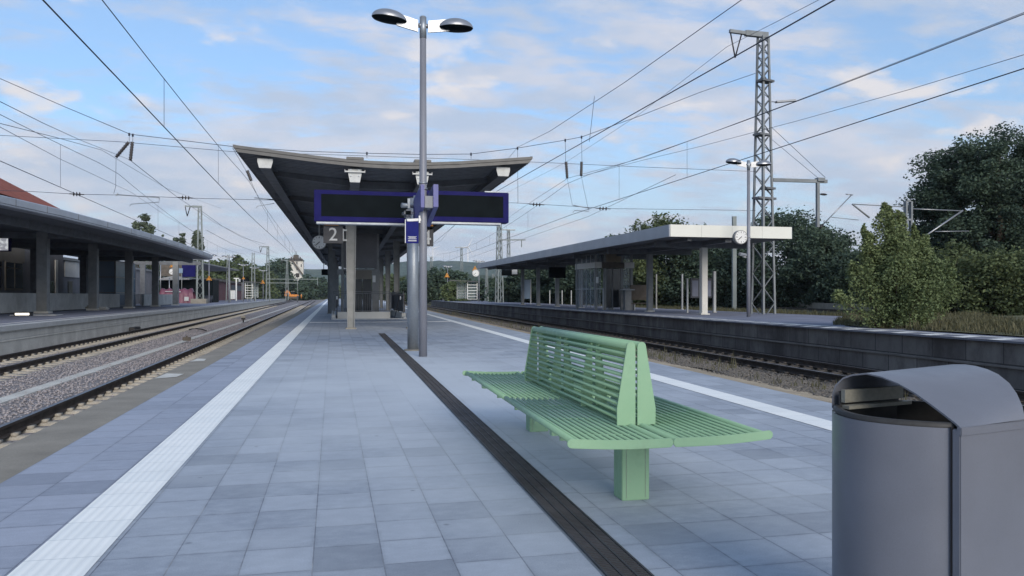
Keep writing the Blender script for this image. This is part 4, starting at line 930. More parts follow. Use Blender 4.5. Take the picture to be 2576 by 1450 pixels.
# ================================================================== RIGHT PLATFORM ROOF AND FURNITURE
def rroof():
    f0 = Vector((14.40, 31.5, 3.80)); f1 = Vector((20.35, 31.5, 3.80)); b0 = Vector((15.95, 86, 4.30)); b1 = Vector((22.6, 86, 4.30)); h = .53
    t = T('platform_roof', 'flat roof with broad metal edge over the right platform', 'platform roof', (17.6, 34.5, ZR))
    up = Vector((0, 0, h))
    m = MB(); m.add([f0, f1, b1, b0, f0+up*.1, f1+up*.1, b1+up*.1, b0+up*.1], [(0, 1, 2, 3), (7, 6, 5, 4)]); m.add([f0+up*.93, f1+up*.93, b1+up*.93, b0+up*.93], [(3, 2, 1, 0)]); m.build('roof_slab', 'darksteel', t)
    def edge(a, b, mat, off):
        m = MB(); n = 9 if mat == 'fasciaL' else 4; o = Vector(off)
        for k in range(n):
            p = a.lerp(b, k/n); q = a.lerp(b, (k+1)/n); d = (q-p).normalized()*.004
            m.prism([p+d, q-d, q-d+up, p+d+up], o)
        m.build('fascia', mat, t)
    edge(f0, f1, 'fasciaLit', (0, -.04, 0)); edge(f0, b0, 'fasciaL', (-.04, 0, 0)); edge(f1, b1, 'fasciaL', (.04, 0, 0)); edge(b0, b1, 'fasciaL', (0, .04, 0))
    m = MB()
    for a_, b_ in ((f0, b0), (f1, b1)): pass
    for k in range(1, 8):
        y = 34.4+7.1*(k-1); g = (y-31.5)/54.5; a = f0.lerp(b0, g); b = f1.lerp(b1, g)
        m = MB(); m.bar(a.lerp(b, .08)-Vector((0, 0, .16)), a.lerp(b, .92)-Vector((0, 0, .16)), .2, .30); m.build('cross_beam', 'darksteel', t)
        c = a.lerp(b, .50); m = MB(); w_ = .15
        m.b2((c.x-w_-.0, c.y-.13, ZR), (c.x-w_+.02, c.y+.13, c.z-.30)); m.b2((c.x+w_-.02, c.y-.13, ZR), (c.x+w_, c.y+.13, c.z-.30)); m.b2((c.x-w_+.02, c.y-.145, ZR), (c.x+w_-.02, c.y-.12, c.z-.30)); m.build('column', 'whitewall' if k == 1 else 'steelcol', t)
        m = MB(); m.b2((c.x-w_-.08, c.y-.2, ZR), (c.x+w_+.08, c.y+.2, ZR+.06)); m.build('column_foot', 'concrete', t)
    m = MB(); m.bar(f0.lerp(f1, .5)+Vector((0, .3, -.1)), b0.lerp(b1, .5)+Vector((0, -.3, -.1)), .3, .18); m.bar(f0.lerp(f1, .18)+Vector((0, .3, -.08)), b0.lerp(b1, .18)+Vector((0, -.3, -.08)), .18, .14); m.build('long_beam', 'darksteel', t)
rroof()
# clock and camera on the right lamp
p = A(1864, 597, 30.15); t = clock(tuple(p), .60, 'white round clock hung beside the lamp post before the right roof', (17.42, 30.2, p.z), hm=(7, 38))
p = A(1868, 641, 30.2); t = T('security_camera', 'pale camera on a short arm of the lamp post by the right roof', 'security camera', tuple(p))
m = MB(); m.box(tuple(p), (.42, .16, .14), .2, .12); m.build('housing', 'lampgrey', t, .04); m = MB(); m.tube([(17.4, 30.2, p.z-.12), (p.x+.02, 30.2, p.z-.1)], .03, 8); m.build('arm', 'lampgrey', t)
def glasslift():
    Y = 50.0; x0, x1 = A(1447, 700, Y).x, A(1586, 700, Y-1.5).x
    t = T('lift_shaft', 'glazed lift house with pale frame beneath the right platform roof', 'lift', (x0, Y, ZR))
    yf = 47.0
    xa, xb, xc = A(1450, 0, 49.5).x, A(1494, 0, yf).x, A(1590, 0, yf).x
    zt = 4.0
    m = MB()
    def post(x, y, w_=.16): m.b2((x-w_/2, y-w_/2, ZR), (x+w_/2, y+w_/2, zt))
    for x in (A(1499, 0, yf).x, A(1521, 0, yf).x, A(1564, 0, yf).x, A(1588, 0, yf).x): post(x, yf)
    post(A(1452, 0, 49.8).x, 49.8); m.bar((A(1452, 0, 49.8).x, 49.8, 3.9), (A(1499, 0, yf).x, yf, 3.9), .1, .1); m.b2((A(1499, 0, yf).x, yf-.05, 3.85), (A(1588, 0, yf).x, yf+.05, 3.95)); m.build('frame', 'steelcol', t)
    xl = A(1497, 0, yf).x; xr = A(1590, 0, yf).x; xd0, xd1 = A(1512, 0, yf).x, A(1568, 0, yf).x
    zb = lambda v: A(1540, v, yf).z
    m = MB(); m.bar((A(1448, 0, 50).x, 50, zb(668)), (xl, yf-.1, zb(668)), .08, .36); m.b2((xl, yf-.14, zb(675)), (xd0, yf-.06, zb(660))); m.b2((xd1, yf-.14, zb(675)), (xr+.1, yf-.06, zb(660))); m.build('ring_band', 'whitewall', t)
    m = MB(); m.b2((xd0, yf-.2, zb(676)), (xd1, yf-.04, zb(661))); m.build('door_head', 'wood', t)
    m = MB(); m.b2((A(1522, 0, yf).x, yf-.06, zb(660)), (A(1562, 0, yf).x, yf-.02, zb(630)))
    for k in range(9): z = zb(658)+k*(zb(632)-zb(658))/9; m.b2((A(1522, 0, yf).x, yf-.10, z), (A(1562, 0, yf).x, yf-.062, z+.03))
    m.build('louvre', 'louvre', t)
    m = MB(); m.b2((A(1524, 0, yf).x, yf-.04, ZR+.15), (A(1538, 0, yf).x, yf, zb(677))); m.b2((A(1542, 0, yf).x, yf-.04, ZR+.15), (A(1560, 0, yf).x, yf, zb(677))); m.build('door', 'glassdark', t)
    m = MB(); m.add([(A(1452, 0, 49.8).x, 49.7, ZR+.2), (xl, yf+.1, ZR+.2), (xl, yf+.1, zt), (A(1452, 0, 49.8).x, 49.7, zt)], [(0, 1, 2, 3)]); m.b2((A(1568, 0, yf).x, yf, ZR+.2), (xr-.1, yf+.02, zt)); m.b2((xl+.1, yf, ZR+.2), (xd0, yf+.02, zt)); m.build('glass_wall', 'glass', t)
    m = MB()
    for k in (1, 2, 3):
        a = Vector((A(1452, 0, 49.8).x, 49.7, 0)).lerp(Vector((xl, yf, 0)), k/4); m.b2((a.x-.02, a.y-.04, ZR+.1), (a.x+.02, a.y, zt))
    for z in (1.65, ): m.bar((A(1447, 0, 50).x, 49.9, z), (xl+.1, yf-.12, z), .05, .05); m.b2((xl, yf-.15, z-.025), (A(1516, 0, yf).x, yf-.1, z+.025)); m.b2((A(1566, 0, yf).x, yf-.15, z), (xr+.1, yf-.1, z+.05))
    m.b2((A(1514, 0, yf).x, yf-.16, ZR), (A(1517, 0, yf).x, yf-.1, 1.66)); m.build('guard_rail', 'kerbpale', t)
    p = A(1502, 705, yf-.2); m = MB(); m.b2((p.x-.07, yf-.18, p.z-.2), (p.x+.1, yf-.16, p.z+.2)); m.build('notice', 'white', t)
glasslift()
def showcase():
    Y = 37.5; t = T('poster_case', 'double poster case with pale sheets between posts under the right roof', 'notice board', tuple(G(1757, 787, ZR)))
    xa, xb, xc, xd = [A(u, 0, Y).x for u in (1740, 1752, 1768, 1790)]
    z0, z1 = A(1760, 750, Y).z, A(1760, 700, Y).z
    m = MB(); m.b2((A(1738, 0, Y+.5).x, Y+.5, z0), (A(1791, 0, Y+.5).x, Y+.6, z1)); m.build('case', 'signgrey', t)
    m = MB(); m.b2((A(1741, 0, Y+.5).x, Y+.48, z0+.08), (A(1756, 0, Y+.5).x, Y+.498, z1-.12)); m.b2((A(1766, 0, Y+.5).x, Y+.48, z0+.08), (A(1788, 0, Y+.5).x, Y+.498, z1-.12)); m.build('poster', 'asphalt', t)
    m = MB(); m.b2((A(1739, 0, Y).x, Y+.5, ZR), (A(1742.5, 0, Y).x, Y+.58, z1)); m.build('leg', 'kerbpale', t)
showcase()
def post(u, v0, v1, w_, label, mat='beamend', Y=None, z=ZR, group='posts on the right platform'):
    b = G(u, v0, z) if Y is None else A(u, v0, Y); y = b.y; zt = A(u, v1, y).z
    t = T('post', label, 'post', (b.x, y, z), group)
    m = MB(); m.b2((b.x-w_/2, y-w_/2, z), (b.x+w_/2, y+w_/2, zt)); m.build('shaft', mat, t)
    m = MB(); m.b2((b.x-w_/2-.03, y-w_/2-.03, z), (b.x+w_/2+.03, y+w_/2+.03, z+.04)); m.build('foot', 'concrete', t)
    return t
post(1797, 786.5, 683, .14, 'bare pale post right of the poster case under the right roof')
post(1716, 779, 690, .10, 'thin grey post left of the poster case, the nearer of two', 'lampgrey')
post(1651, 777, 690, .09, 'thin dark grey post halfway between lift house and poster case', 'steelcol')
# dark hanging display near far end of right roof
p = A(1263, 686, 88); t = T('hanging_display', 'dark display board with a pale square under the far end of the right roof', 'display board', tuple(p))
q = A(1304, 686, 88); m = MB(); m.b2((p.x, 88, p.z-.35), (q.x, 88.3, p.z+.45)); m.build('housing', 'screen', t); m = MB(); a = A(1294, 686, 88); m.b2((a.x-.3, 87.97, p.z-.2), (a.x+.35, 88, p.z+.35)); m.build('number_plate', 'kerbpale', t)
m = MB(); m.tube([(p.x+.4, 88.1, p.z+.4), (p.x+.4, 88.1, 4.4)], .04, 6); m.tube([(q.x-.4, 88.1, p.z+.4), (q.x-.4, 88.1, 4.4)], .04, 6); m.build('hanger', 'darksteel', t)
p = A(1382, 686, 62); q = A(1423, 686, 62); t = T('hanging_display', 'unlit navy display board in deep shade beside the lift house', 'display board', tuple(p))
m = MB(); m.b2((p.x, 62, p.z-.45), (q.x, 62.3, p.z+.45)); m.build('housing', 'screen', t); m = MB(); m.tube([(p.x+.3, 62.1, p.z+.4), (p.x+.3, 62.1, 4.2)], .04, 6); m.tube([(q.x-.3, 62.1, p.z+.4), (q.x-.3, 62.1, 4.2)], .04, 6); m.build('hanger', 'darksteel', t)
# litter post / waste basket and seat between lift and poster case
p = G(1578, 781, ZR); t = T('litter_bin', 'grey pedestal bin with a flat lid on the right platform by the lift house', 'litter bin', tuple(p))
m = MB(); m.b2((p.x-.2, p.y-.15, ZR), (p.x+.22, p.y+.2, 1.55)); m.build('body', 'steelcol', t, .01); m = MB(); m.b2((p.x-.38, p.y-.3, 1.56), (p.x+.38, p.y+.3, 1.62)); m.build('lid', 'kerbpale', t)
p = G(1608, 781, ZR); t = T('waiting_bench', 'low dark seat with a reddish back on the right platform', 'seat', tuple(p))
m = MB(); m.b2((p.x-.5, p.y, .70), (p.x+.9, p.y+.45, .76)); m.build('seat', 'wood', t); m = MB(); m.b2((p.x-.4, p.y+.5, .95), (p.x+.9, p.y+.55, 1.9)); m.build('backrest', 'wood', t)
for dx in (-.3, .7): m = MB(); m.b2((p.x+dx, p.y+.1, ZR), (p.x+dx+.08, p.y+.3, .70)); m.build('leg', 'kerbpale', t)
p = G(1335, 766, ZR); t = T('poster_case', 'pale glass poster case far back under the right roof', 'notice board', tuple(p))
a = A(1317, 0, p.y); b = A(1334, 0, p.y); m = MB(); m.b2((a.x, p.y, .9), (b.x, p.y+.1, A(1330, 704, p.y).z)); m.build('case', 'glassblue', t); m = MB()
for u in (1316, 1335): c = A(u, 0, p.y); m.b2((c.x-.05, p.y-.05, ZR), (c.x+.05, p.y+.08, A(1330, 703, p.y).z))
m.build('leg', 'kerbpale', t)
# short pale fence posts behind right platform
for i, u in enumerate((1383, 1398, 1414, 1437)):
    t = post(u, 757, 731, .09, 'pale fence post '+('leftmost', 'second from left', 'third from left', 'rightmost')[i]+' of the four left of the lift house', 'kerbpale', 84, -.05, 'pale fence posts behind the right platform')
# maroon wagon body seen under the roof
a = A(1289, 0, 118); b = A(1309, 0, 118); t = T('freight_container', 'faded maroon freight container standing upright behind the right platform', 'container', (a.x, 118, -.1))
m = MB(); m.b2((a.x, 118, .3), (b.x, 121, A(1300, 694, 118).z)); m.build('body', 'tarp', t, .03); m = MB(); m.b2((a.x+.3, 117.95, 3.4), (b.x-.4, 117.99, 3.6)); m.b2((a.x+.4, 117.95, 3.0), (b.x-.6, 117.99, 3.2)); m.build('marking', 'kerbpale', t)
m = MB(); m.b2((a.x+.1, 118.2, -.8), (a.x+.3, 118.4, .3)); m.b2((b.x-.3, 118.2, -.8), (b.x-.1, 118.4, .3)); m.build('support', 'steelcol', t)
# platform shelter with white slats
def shelter(u0, u1, um, v0, v1, depth, label, roofu):
    c = atdepth((u0+u1)/2, depth, 0); Y = c.y; t = T('waiting_shelter', label, 'shelter', (c.x, Y, 0))
    X = lambda u: A(u, 0, Y).x; Z = lambda v: A((u0+u1)/2, v, Y).z; zb, zt = Z(v1), Z(v0); m = MB(); w_ = (u1-u0)/FP*depth*.035
    for u in (u0, u1): m.b2((X(u)-w_, Y-.06, zb), (X(u)+w_, Y, zt))
    for k in range(7): z = zb+(zt-zb)*k/6; m.b2((X(u0)+w_, Y-.06, z-w_*.8), (X(u1)-w_, Y, z+w_*.8))
    m.build('front_frame', 'white', t)
    m = MB()
    for k in range(1, 5): z = zb+(zt-zb)*k/6; m.b2((X(um), Y+1.2, z-w_*.5), (X(u0)-w_, Y+1.3, z+w_*.5))
    for u in (um, u0-1): m.b2((X(u)-w_*.8, Y+1.2, zb), (X(u)+w_*.8, Y+1.3, zt)); 
    m.build('side_frame', 'kerbpale', t)
    m = MB(); m.b2((X(um)+.1, Y+1.32, zb+.1), (X(u1), Y+1.34, zt)); m.build('glass_wall', 'glass', t)
    m = MB(); m.prism([(X(roofu[0]), Y-.6, zt+.18), (X(roofu[1]), Y-.6, zt+.02), (X(roofu[1]), Y-.6, zt+.10), (X(roofu[0]), Y-.6, zt+.30)], (0, 2.4, 0)); m.build('roof', 'fascia', t)
shelter(1176, 1200, 1153, 710, 753, 122, 'white slatted shelter left of the far lamp on the right platform', (1130, 1203))
shelter(617, 636, 647, 712, 750, 128, 'pale slatted shelter at the far end of the left platform', (612, 658))
# ================================================================== LATTICE MASTS
def lattice(m, x, y, z0, h, wb, wt, n, th=.05, Lz=0., rot=0.):
    def cnr(f):
        w_ = wb+(wt-wb)*f; z = z0+h*f
        pts = [(-w_/2, -w_/2), (w_/2, -w_/2), (w_/2, w_/2), (-w_/2, w_/2)]
        return [Vector((x+a*math.cos(rot)-b*math.sin(rot), y+a*math.sin(rot)+b*math.cos(rot), z)) for a, b in pts]
    b0, b1 = cnr(0), cnr(1)
    for k in range(4): m.bar(b0[k], b1[k], th*1.5, th*1.5)
    fs = [1-(1-i/n)**1.0 for i in range(n+1)]
    # panels get shorter towards the top
    g = .965; tot = sum(g**i for i in range(n)); acc = [0]
    for i in range(n): acc.append(acc[-1]+g**i/tot)
    for i in range(n):
        c0, c1 = cnr(acc[i]), cnr(acc[i+1])
        for k in range(4):
            a, b = (k, (k+1) % 4) if (i+k) % 2 == 0 else ((k+1) % 4, k); m.bar(c0[a], c1[b], th*.75, th*.45)
def big_mast(x, y, z, label, h=12.9, arm=True, far=False, side=-1, boom=None):
    t = T('catenary_mast', label, 'lattice mast', (x, y, z), 'overhead line lattice masts')
    m = MB(); lattice(m, x, y, z-.1, h, .80, .36, 28 if not far else 12, .064 if not far else .08, rot=.28); m.build('lattice_frame', 'mast' if not far else 'mastfar', t)
    if arm:
        m = MB(); m.bar((x+.25, y, z+h), (x+side*1.0, y, z+h+.02), .22, .26); m.bar((x+side*1.0, y, z+h+.02), (x+side*1.85, y, z+h+.06), .16, .16); m.build('top_arm', 'mast' if not far else 'mastfar', t)
        m = MB(); q = (x+side*1.55, y, z+h-1.25)
        for e in (side*1.8, side*1.2): m.tube([(x+e, y, z+h-.05), (x+(e*.5+side*1.55*.5), y, z+h-.65), q], .035 if not far else .06, 6)
        m.build('insulator', 'porcelain', t)
    return t
TX, TY = 21.15, 35.2
tw = big_mast(TX, TY, .15, 'tall lattice mast rising behind the right platform roof', 14.2)
for z, dx, sx in ((12.0, .05, .8), (9.3, -.15, .7), (6.6, .2, .6), (6.1, 0, 1.2)):
    m = MB(); m.box((TX+dx, TY-.1, z), (sx, .5, .10), .28); m.build('clamp_collar', 'darksteel', tw)
m = MB(); p = A(1952, 257, TY); q = A(2000, 253, TY); m.tube([(TX+.25, TY, p.z), tuple(p)], .025, 6); m.bar(p, q, .22, .09); m.build('floodlight', 'lampgrey', tw)
# boom to the right with its hanging post
bm_ = MB(); a = A(1944, 453, TY); b = A(2080, 457, TY); bm_.bar(a, b, .14, .17); bm_.b2((b.x-.6, TY-.16, b.z-.02), (b.x-.2, TY+.16, b.z+.16)); c = A(2057, 457, TY); d_ = A(2057, 572, TY)
bm_.bar(c, d_, .15, .15, up=(0, 1, 0)); bm_.build('side_boom', 'mast', tw)
m = MB(); p = A(1935, 315, TY); m.tube([p, A(2076, 447, TY)], .012, 5); m.tube([A(1940, 350, TY), A(2060, 450, TY)], .010, 5); m.build('stay_wire', 'wire', tw)
m = MB(); p = A(2063, 489, TY); q = A(2080, 490, TY); m.tube([p, p.lerp(q, .3), p.lerp(q, .7), q], [.03, .06, .06, .03], 8); m.build('insulator', 'porcelain', tw)
for u, dep, z, hh, lab in ((1256, 105, ZR, 12.3, 'lattice mast seen below the right display, second along the right platform'),):
    p = atdepth(u, dep, z); t = big_mast(p.x, p.y, z, lab, hh, True, True)
    m = MB(); a = A(1256, 604, p.y); b = A(1322, 604, p.y); m.bar(a, b, .15, .16); m.bar(A(1312, 604, p.y), A(1312, 622, p.y), .12, .12); m.build('side_boom', 'mastfar', t)
p = atdepth(503, 101, ZL); t = big_mast(p.x, p.y, ZL+.6, 'lattice mast on a concrete block at the end of the left roof', 12.0, True, True)
m = MB(); m.b2((p.x-1.0, p.y-.9, ZL), (p.x+.9, p.y+.9, ZL+.62)); m.build('foundation_block', 'coping', t)
p = atdepth(674, 172, ZL); t = big_mast(p.x, p.y, 0, 'lattice mast left of the silo tower with an arm to its left', 12.1, True, True)
m = MB(); m.bar((p.x, p.y, 4.1), (p.x+6.5, p.y, 4.1), .14, .14); m.build('side_boom', 'mastfar', t)
p = atdepth(722, 235, 0); t = big_mast(p.x, p.y, 0, 'lattice mast right in front of the silo tower', 12.0, True, True, )
m = MB(); m.bar((p.x-6, p.y, 6.3), (p.x+9, p.y, 6.3), .16, .16); m.bar((p.x+9.0, p.y, 6.9), (p.x+9.0, p.y, 4.4), .14, .14); m.build('side_boom', 'mastfar', t)
def thin_mast(u, dep, vtop, label, z=0, wb=.6, head=None):
    p = atdepth(u, dep, z); zt = A(u, vtop, p.y).z; t = T('thin_lattice_mast', label, 'lattice mast', tuple(p), 'distant thin lattice masts')
    m = MB(); lattice(m, p.x, p.y, z, zt-z, wb, wb*.45, 10, .07, rot=.2); m.build('lattice_frame', 'mastfar', t)
    if head: m = MB(); m.b2((p.x-head, p.y-.3, zt), (p.x+head, p.y+.3, zt+.22)); m.build('head_platform', 'kerbpale', t)
    return t
thin_mast(1279.5, 160, 580, 'floodlight mast between the second right mast and the right roof', 0, .8, 1.4)
thin_mast(1161, 210, 624, 'floodlight mast left of the right wind turbine', 0, .8, 1.7)
thin_mast(1085, 215, 648, 'thin mast standing beside the left wind turbine', 0, .9, .5)
thin_mast(637, 150, 636, 'thin mast above the trees left of the silo tower', 0, .8)
thin_mast(574, 140, 641, 'thin mast above the trees right of the left roof end', 0, .7)
thin_mast(1306, 118, 660, 'short ladder like mast beside the maroon container', 0, .7)
thin_mast(1240, 150, 690, 'slim mast in front of the dark trees left of the right roof', 0, .6)
thin_mast(1224, 140, 676, 'stub mast poking above the far end of the right roof', 0, .5)
p = A(1847, 545, 62); t = T('thin_lattice_mast', 'dark mast top showing above the pale roof end', 'lattice mast', (p.x, 62, 0), 'distant thin lattice masts'); m = MB(); m.b2((p.x-.18, 61.9, -.1), (p.x+.18, 62.1, p.z)); m.build('shaft', 'mastfar', t)
p = A(1441, 634, 95); t = T('thin_lattice_mast', 'thin rod above the middle of the right roof', 'lattice mast', (p.x, 95, 0), 'distant thin lattice masts'); m = MB(); m.tube([(p.x, 95, 0), tuple(A(1441, 632, 95))], .08, 6); m.build('shaft', 'mastfar', t)
# H section mast with cantilevers behind the bushy shrub
def cant():
    Y = 34.; t = T('cantilever_mast', 'slender mast with two zigzag cantilever arms behind the big shrub', 'cantilever mast', tuple(A(2283, 790, Y)))
    m = MB(); x0, x1 = A(2278, 0, Y).x, A(2291, 0, Y).x; zb, zt = -.2, A(2285, 507, Y).z
    for x in (x0, x1): m.b2((x-.05, Y-.1, zb), (x+.05, Y+.1, zt))
    k = zb+.5
    while k < zt: m.b2((x0+.05, Y-.08, k), (x1-.05, Y+.08, k+.09)); k += .95
    m.build('shaft', 'mast', t)
    L = lambda pts, r, mat, nm: (lambda mm: (mm.tube([A(u, v, Y) for u, v in pts], r, 7), mm.build(nm, mat, t)))(MB())
    L([(2295, 526), (2420, 531)], .03, 'lampgrey', 'arm'); L([(2422, 530), (2306, 609)], .045, 'lampgrey', 'arm'); L([(2352, 583), (2437, 582)], .025, 'lampgrey', 'arm')
    L([(2276, 521), (2144, 514)], .025, 'mast', 'arm'); L([(2144, 514), (2187, 548)], .045, 'mast', 'arm')
    Y2 = TY; t3 = T('registration_arm_assembly', 'slanting silver registration arm hanging right of the tall mast', 'cantilever arm', tuple(A(2104, 500, Y2)))
    m = MB(); m.tube([A(2143, 490, Y2), A(2070, 566, Y2)], .028, 7); m.build('strut', 'lampgrey', t3)
    m = MB(); m.tube([A(2070, 566, Y2), A(2062, 574, Y2)], .06, 8); m.build('insulator', 'porcelain', t3); m = MB(); m.tube([A(2092, 547, Y2), A(2160, 554, Y2)], .018, 6); m.tube([A(2128, 489, Y2), A(2145, 491, Y2)], .03, 6); m.build('steady_tube', 'lampgrey', t3)
cant()
# ================================================================== WIRES
def sag(p, q, s, n=14): return [Vector(p).lerp(Vector(q), i/n)-Vector((0, 0, 4*s*(i/n)*(1-i/n))) for i in range(n+1)]
def wireobj(name, pts, r, label, cat='overhead wire', group='overhead line wires', parent=None):
    m = MB(); m.sm = True; m.tube(pts, r*.8, 5)
    if parent is not None: return m.build(name, 'wire', parent)
    t = T(name, label, cat, tuple(pts[len(pts)//2]), group); m.build('wire', 'wire', t); return t
SP = TY-.2
def span():
    def ins(t, p, q, n=3):      # finned insulator between p and q
        m = MB(); p, q = Vector(p), Vector(q); m.tube([p, q], .022, 6)
        for k in range(n): c = p.lerp(q, .3+.4*k/(n-1)); d = (q-p).normalized(); m.tube([c-d*.035, c, c+d*.035], [.02, .10, .02], 8)
        m.build('insulator', 'porcelain', t)
    def rod(t, p, q):           # ribbed rod insulator
        m = MB(); p, q = Vector(p), Vector(q); n = 14; pts = [p.lerp(q, i/n) for i in range(n+1)]; m.tube(pts, [.045 if i % 2 else .085 for i in range(n+1)], 8); m.build('insulator', 'porcelain', t)
    t = T('head_span', 'sagging upper cross span wire from the tall mast over all tracks', 'cross span', (0, SP, 7), 'cross span wires of the head span')
    P = [(-60, 175), (0, 198), (160, 268), (325, 337), (334, 339), (585, 369), (760, 381), (923, 386), (1060, 389), (1185, 388), (1302, 373), (1422, 353), (1463, 345), (1610, 292), (1760, 233), (1900, 185)]
    m = MB(); m.tube([A(u, v, SP) for u, v in P], .013, 5); m.build('wire', 'wire', t)
    for u, v0, v1 in ((325, 338, 358), (334, 340, 358), (923, 386, 398), (1185, 388, 400), (1302, 373, 512), (1422, 353, 408), (1463, 345, 408)):
        m = MB(); m.tube([A(u, v0, SP), A(u+(1 if v1 > 400 else 0), v1, SP)], .009, 4); m.tube([A(u, v0-3, SP), A(u, v0+4, SP)], .04, 6); m.build('hanger_wire', 'wire', t)
    rod(t, A(324, 358, SP), A(292, 396, SP)); rod(t, A(333, 358, SP), A(328, 404, SP)); rod(t, A(1424, 408, SP), A(1427, 449, SP)); rod(t, A(1463, 408, SP), A(1462, 443, SP)); rod(t, A(622, 430, SP), A(632, 455, SP))
    m = MB(); m.tube([A(292, 396, SP), A(291, 470, SP), A(286, 488, SP)], .008, 4); m.tube([A(1427, 449, SP), A(1440, 518, SP)], .007, 4); m.tube([A(1462, 443, SP), A(1480, 528, SP)], .007, 4); m.build('hanger_wire', 'wire', t)
    t = T('head_span', 'upper straight cross span wire at roof tip height', 'cross span', (0, SP, 6.8), 'cross span wires of the head span')
    m = MB(); m.tube([A(u, v, SP) for u, v in ((-60, 338), (0, 341), (300, 357), (585, 382), (900, 392), (1185, 402), (1340, 408), (1600, 420), (1900, 432))], .010, 5); m.build('wire', 'wire', t)
    t = T('head_span', 'lower cross span wire with finned insulators at display height', 'cross span', (0, SP, 5.3), 'cross span wires of the head span')
    m = MB(); m.tube([A(u, v, SP) for u, v in ((-60, 478), (75, 482), (190, 489), (290, 491), (480, 499), (690, 504), (900, 506), (1150, 508), (1300, 511), (1450, 520), (1520, 525), (1900, 530))], .010, 5); m.build('wire', 'wire', t)
    for u, v in ((193, 489), (467, 498), (1350, 515), (1517, 525)): ins(t, A(u-19, v-1, SP), A(u+19, v+1, SP))
    m = MB(); m.tube([A(291, 490, SP), A(390, 497, SP), A(401, 498, SP)], .022, 6); m.tube([A(401, 498, SP), A(400, 509, SP), A(330, 514, SP), A(326, 520, SP)], .016, 5); m.tube([A(297, 487, SP), A(292, 493, SP)], .03, 5)
    m.tube([A(1442, 517, SP), A(1482, 524, SP)], .024, 6); m.tube([A(1482, 524, SP), A(1481, 532, SP), A(1445, 530, SP), A(1442, 535, SP)], .016, 5)
    m.tube([A(640, 498, SP), A(690, 503, SP)], .022, 6); m.tube([A(690, 512, SP), A(648, 519, SP), A(644, 524, SP)], .014, 5); m.build('steady_arm', 'galv', t)
span()
def catenary(label, xm0, far, zc=4.75, zs=6.55, zm=5.75, near=(-30, -32), x2=None, dro=(7, 12, 17.5, 23, 29), r=.011, zfar=None):
    """contact wire and messenger of one track: xm0(Y) gives the wire's X"""
    t = T('overhead_line', label, 'overhead line', (xm0(SP), SP, 4.9), 'overhead contact lines')
    ys = [-30, -10, 0, 5, 10, 15, 20, 25, 30, SP, 40, 50, 60, 70, 80, 90, 100, 120, 140, 170, 200, 240]; ys = [y for y in ys if y <= far]
    zcc = (lambda Y: zc) if not callable(zc) else zc
    def zmess(Y):
        per = 66.; k = (Y-SP)/per; f = k-math.floor(k); return zs-4*(zs-zm)*f*(1-f)
    m = MB(); m.sm = True; m.tube([(xm0(y), y, zcc(y)) for y in ys], r, 5); m.build('contact_wire', 'wire', t)
    yy = [-30+i*3.3 for i in range(int((far+30)/3.3))]
    m = MB(); m.sm = True; m.tube([(xm0(y), y, zmess(y)) for y in yy], r*.8, 5); m.build('messenger_wire', 'wire', t)
    for y in list(dro)+[y for y in (45, 52, 59, 66, 73, 80, 87, 94) if y < far]:
        m = MB(); m.tube([(xm0(y), y, zmess(y)), (xm0(y), y, zcc(y))], .005, 4, False); m.build('dropper', 'wire', t)
    return t
catenary('overhead contact line above the near left track', lambda Y: -3.45-.0+.25*math.cos((Y-2)/33.*math.pi)*.4-.012*max(0, Y-60), 240, 4.75, 6.25, 5.62, dro=(6, 17.5, 26))
catenary('overhead contact line above the track by the left platform', lambda Y: XF(Y)+.25*math.cos(Y/30.), 240, 4.75, 6.45, 5.65, dro=(14, 21, 28))
catenary('overhead contact line above the right hand track', lambda Y: 11.0+max(0, Y-35)*.04+.15*math.cos(Y/30.), 200, lambda Y: 4.92+.004*Y, 6.7, 5.8, dro=(23, 29))
# heavy wires over the middle, right of the canopy
def W(label, pts, r=.011, name='feeder_wire'): return wireobj(name, [Vector(p) for p in pts], r, label)
W('thick dark wire crossing from top right down behind the right display', [(6.6, 3, 5.15)]+[(6.8+.03*(y-7), y, 5.28+.032*(y-7)) for y in (7, 12.6, 20, 28, 37)]+[(10.3, 100, 6.0)], .015)
t = W('thin messenger wire falling from the top edge to the cross span right of the canopy', [(6.9, 3, 6.6), (7.1, 8, 6.45), (7.2, 13, 6.55), (7.4, 19, 6.75), (7.65, 27, 7.15), tuple(A(1302, 371, SP)), (9.6, 70, 6.2), (11, 102, 7.2)], .010)
m = MB(); m.tube([A(1495.5, 242, 18.6), A(1482.6, 357, 18.6)], .006, 4); m.build('dropper', 'wire', t)
def ud(pts): return [A(u, v, Y) for u, v, Y in pts]
W('feeder wire hung from the top arm of the tall mast', ud([(2180, -90, 22), (2060, 0, 25), (1950, 57, 28.5), (1829, 118, 35.2), (1604, 291, 50), (1423, 409, 70), (1280, 483, 100), (1200, 520, 101)]), .013)
W('upper long wire sloping from right edge past the tall mast to hanging insulators', ud([(2700, -22, 11.5), (2576, 32, 13), (2290, 144, 17), (2004, 254, 22.5), (1761, 345, 27.5), (1615, 398, 31), (1427, 449, SP)]), .010)
W('second long wire, below the upper one, from right edge to hanging insulators', ud([(2700, 90, 11.5), (2576, 138, 13), (2290, 225, 17), (2004, 305, 22.5), (1761, 369, 27.5), (1615, 404, 31), (1462, 444, SP)]), .009)
W('thin wire from hanging insulators running back towards the second right mast', ud([(1427, 450, SP), (1352, 498, 52), (1290, 540, 75), (1262, 565, 100)]), .012)
W('faint wire under the right display sloping towards the far masts', ud([(1700, 440, 50), (1480, 545, 75), (1290, 610, 120), (1180, 650, 170)]), .02)
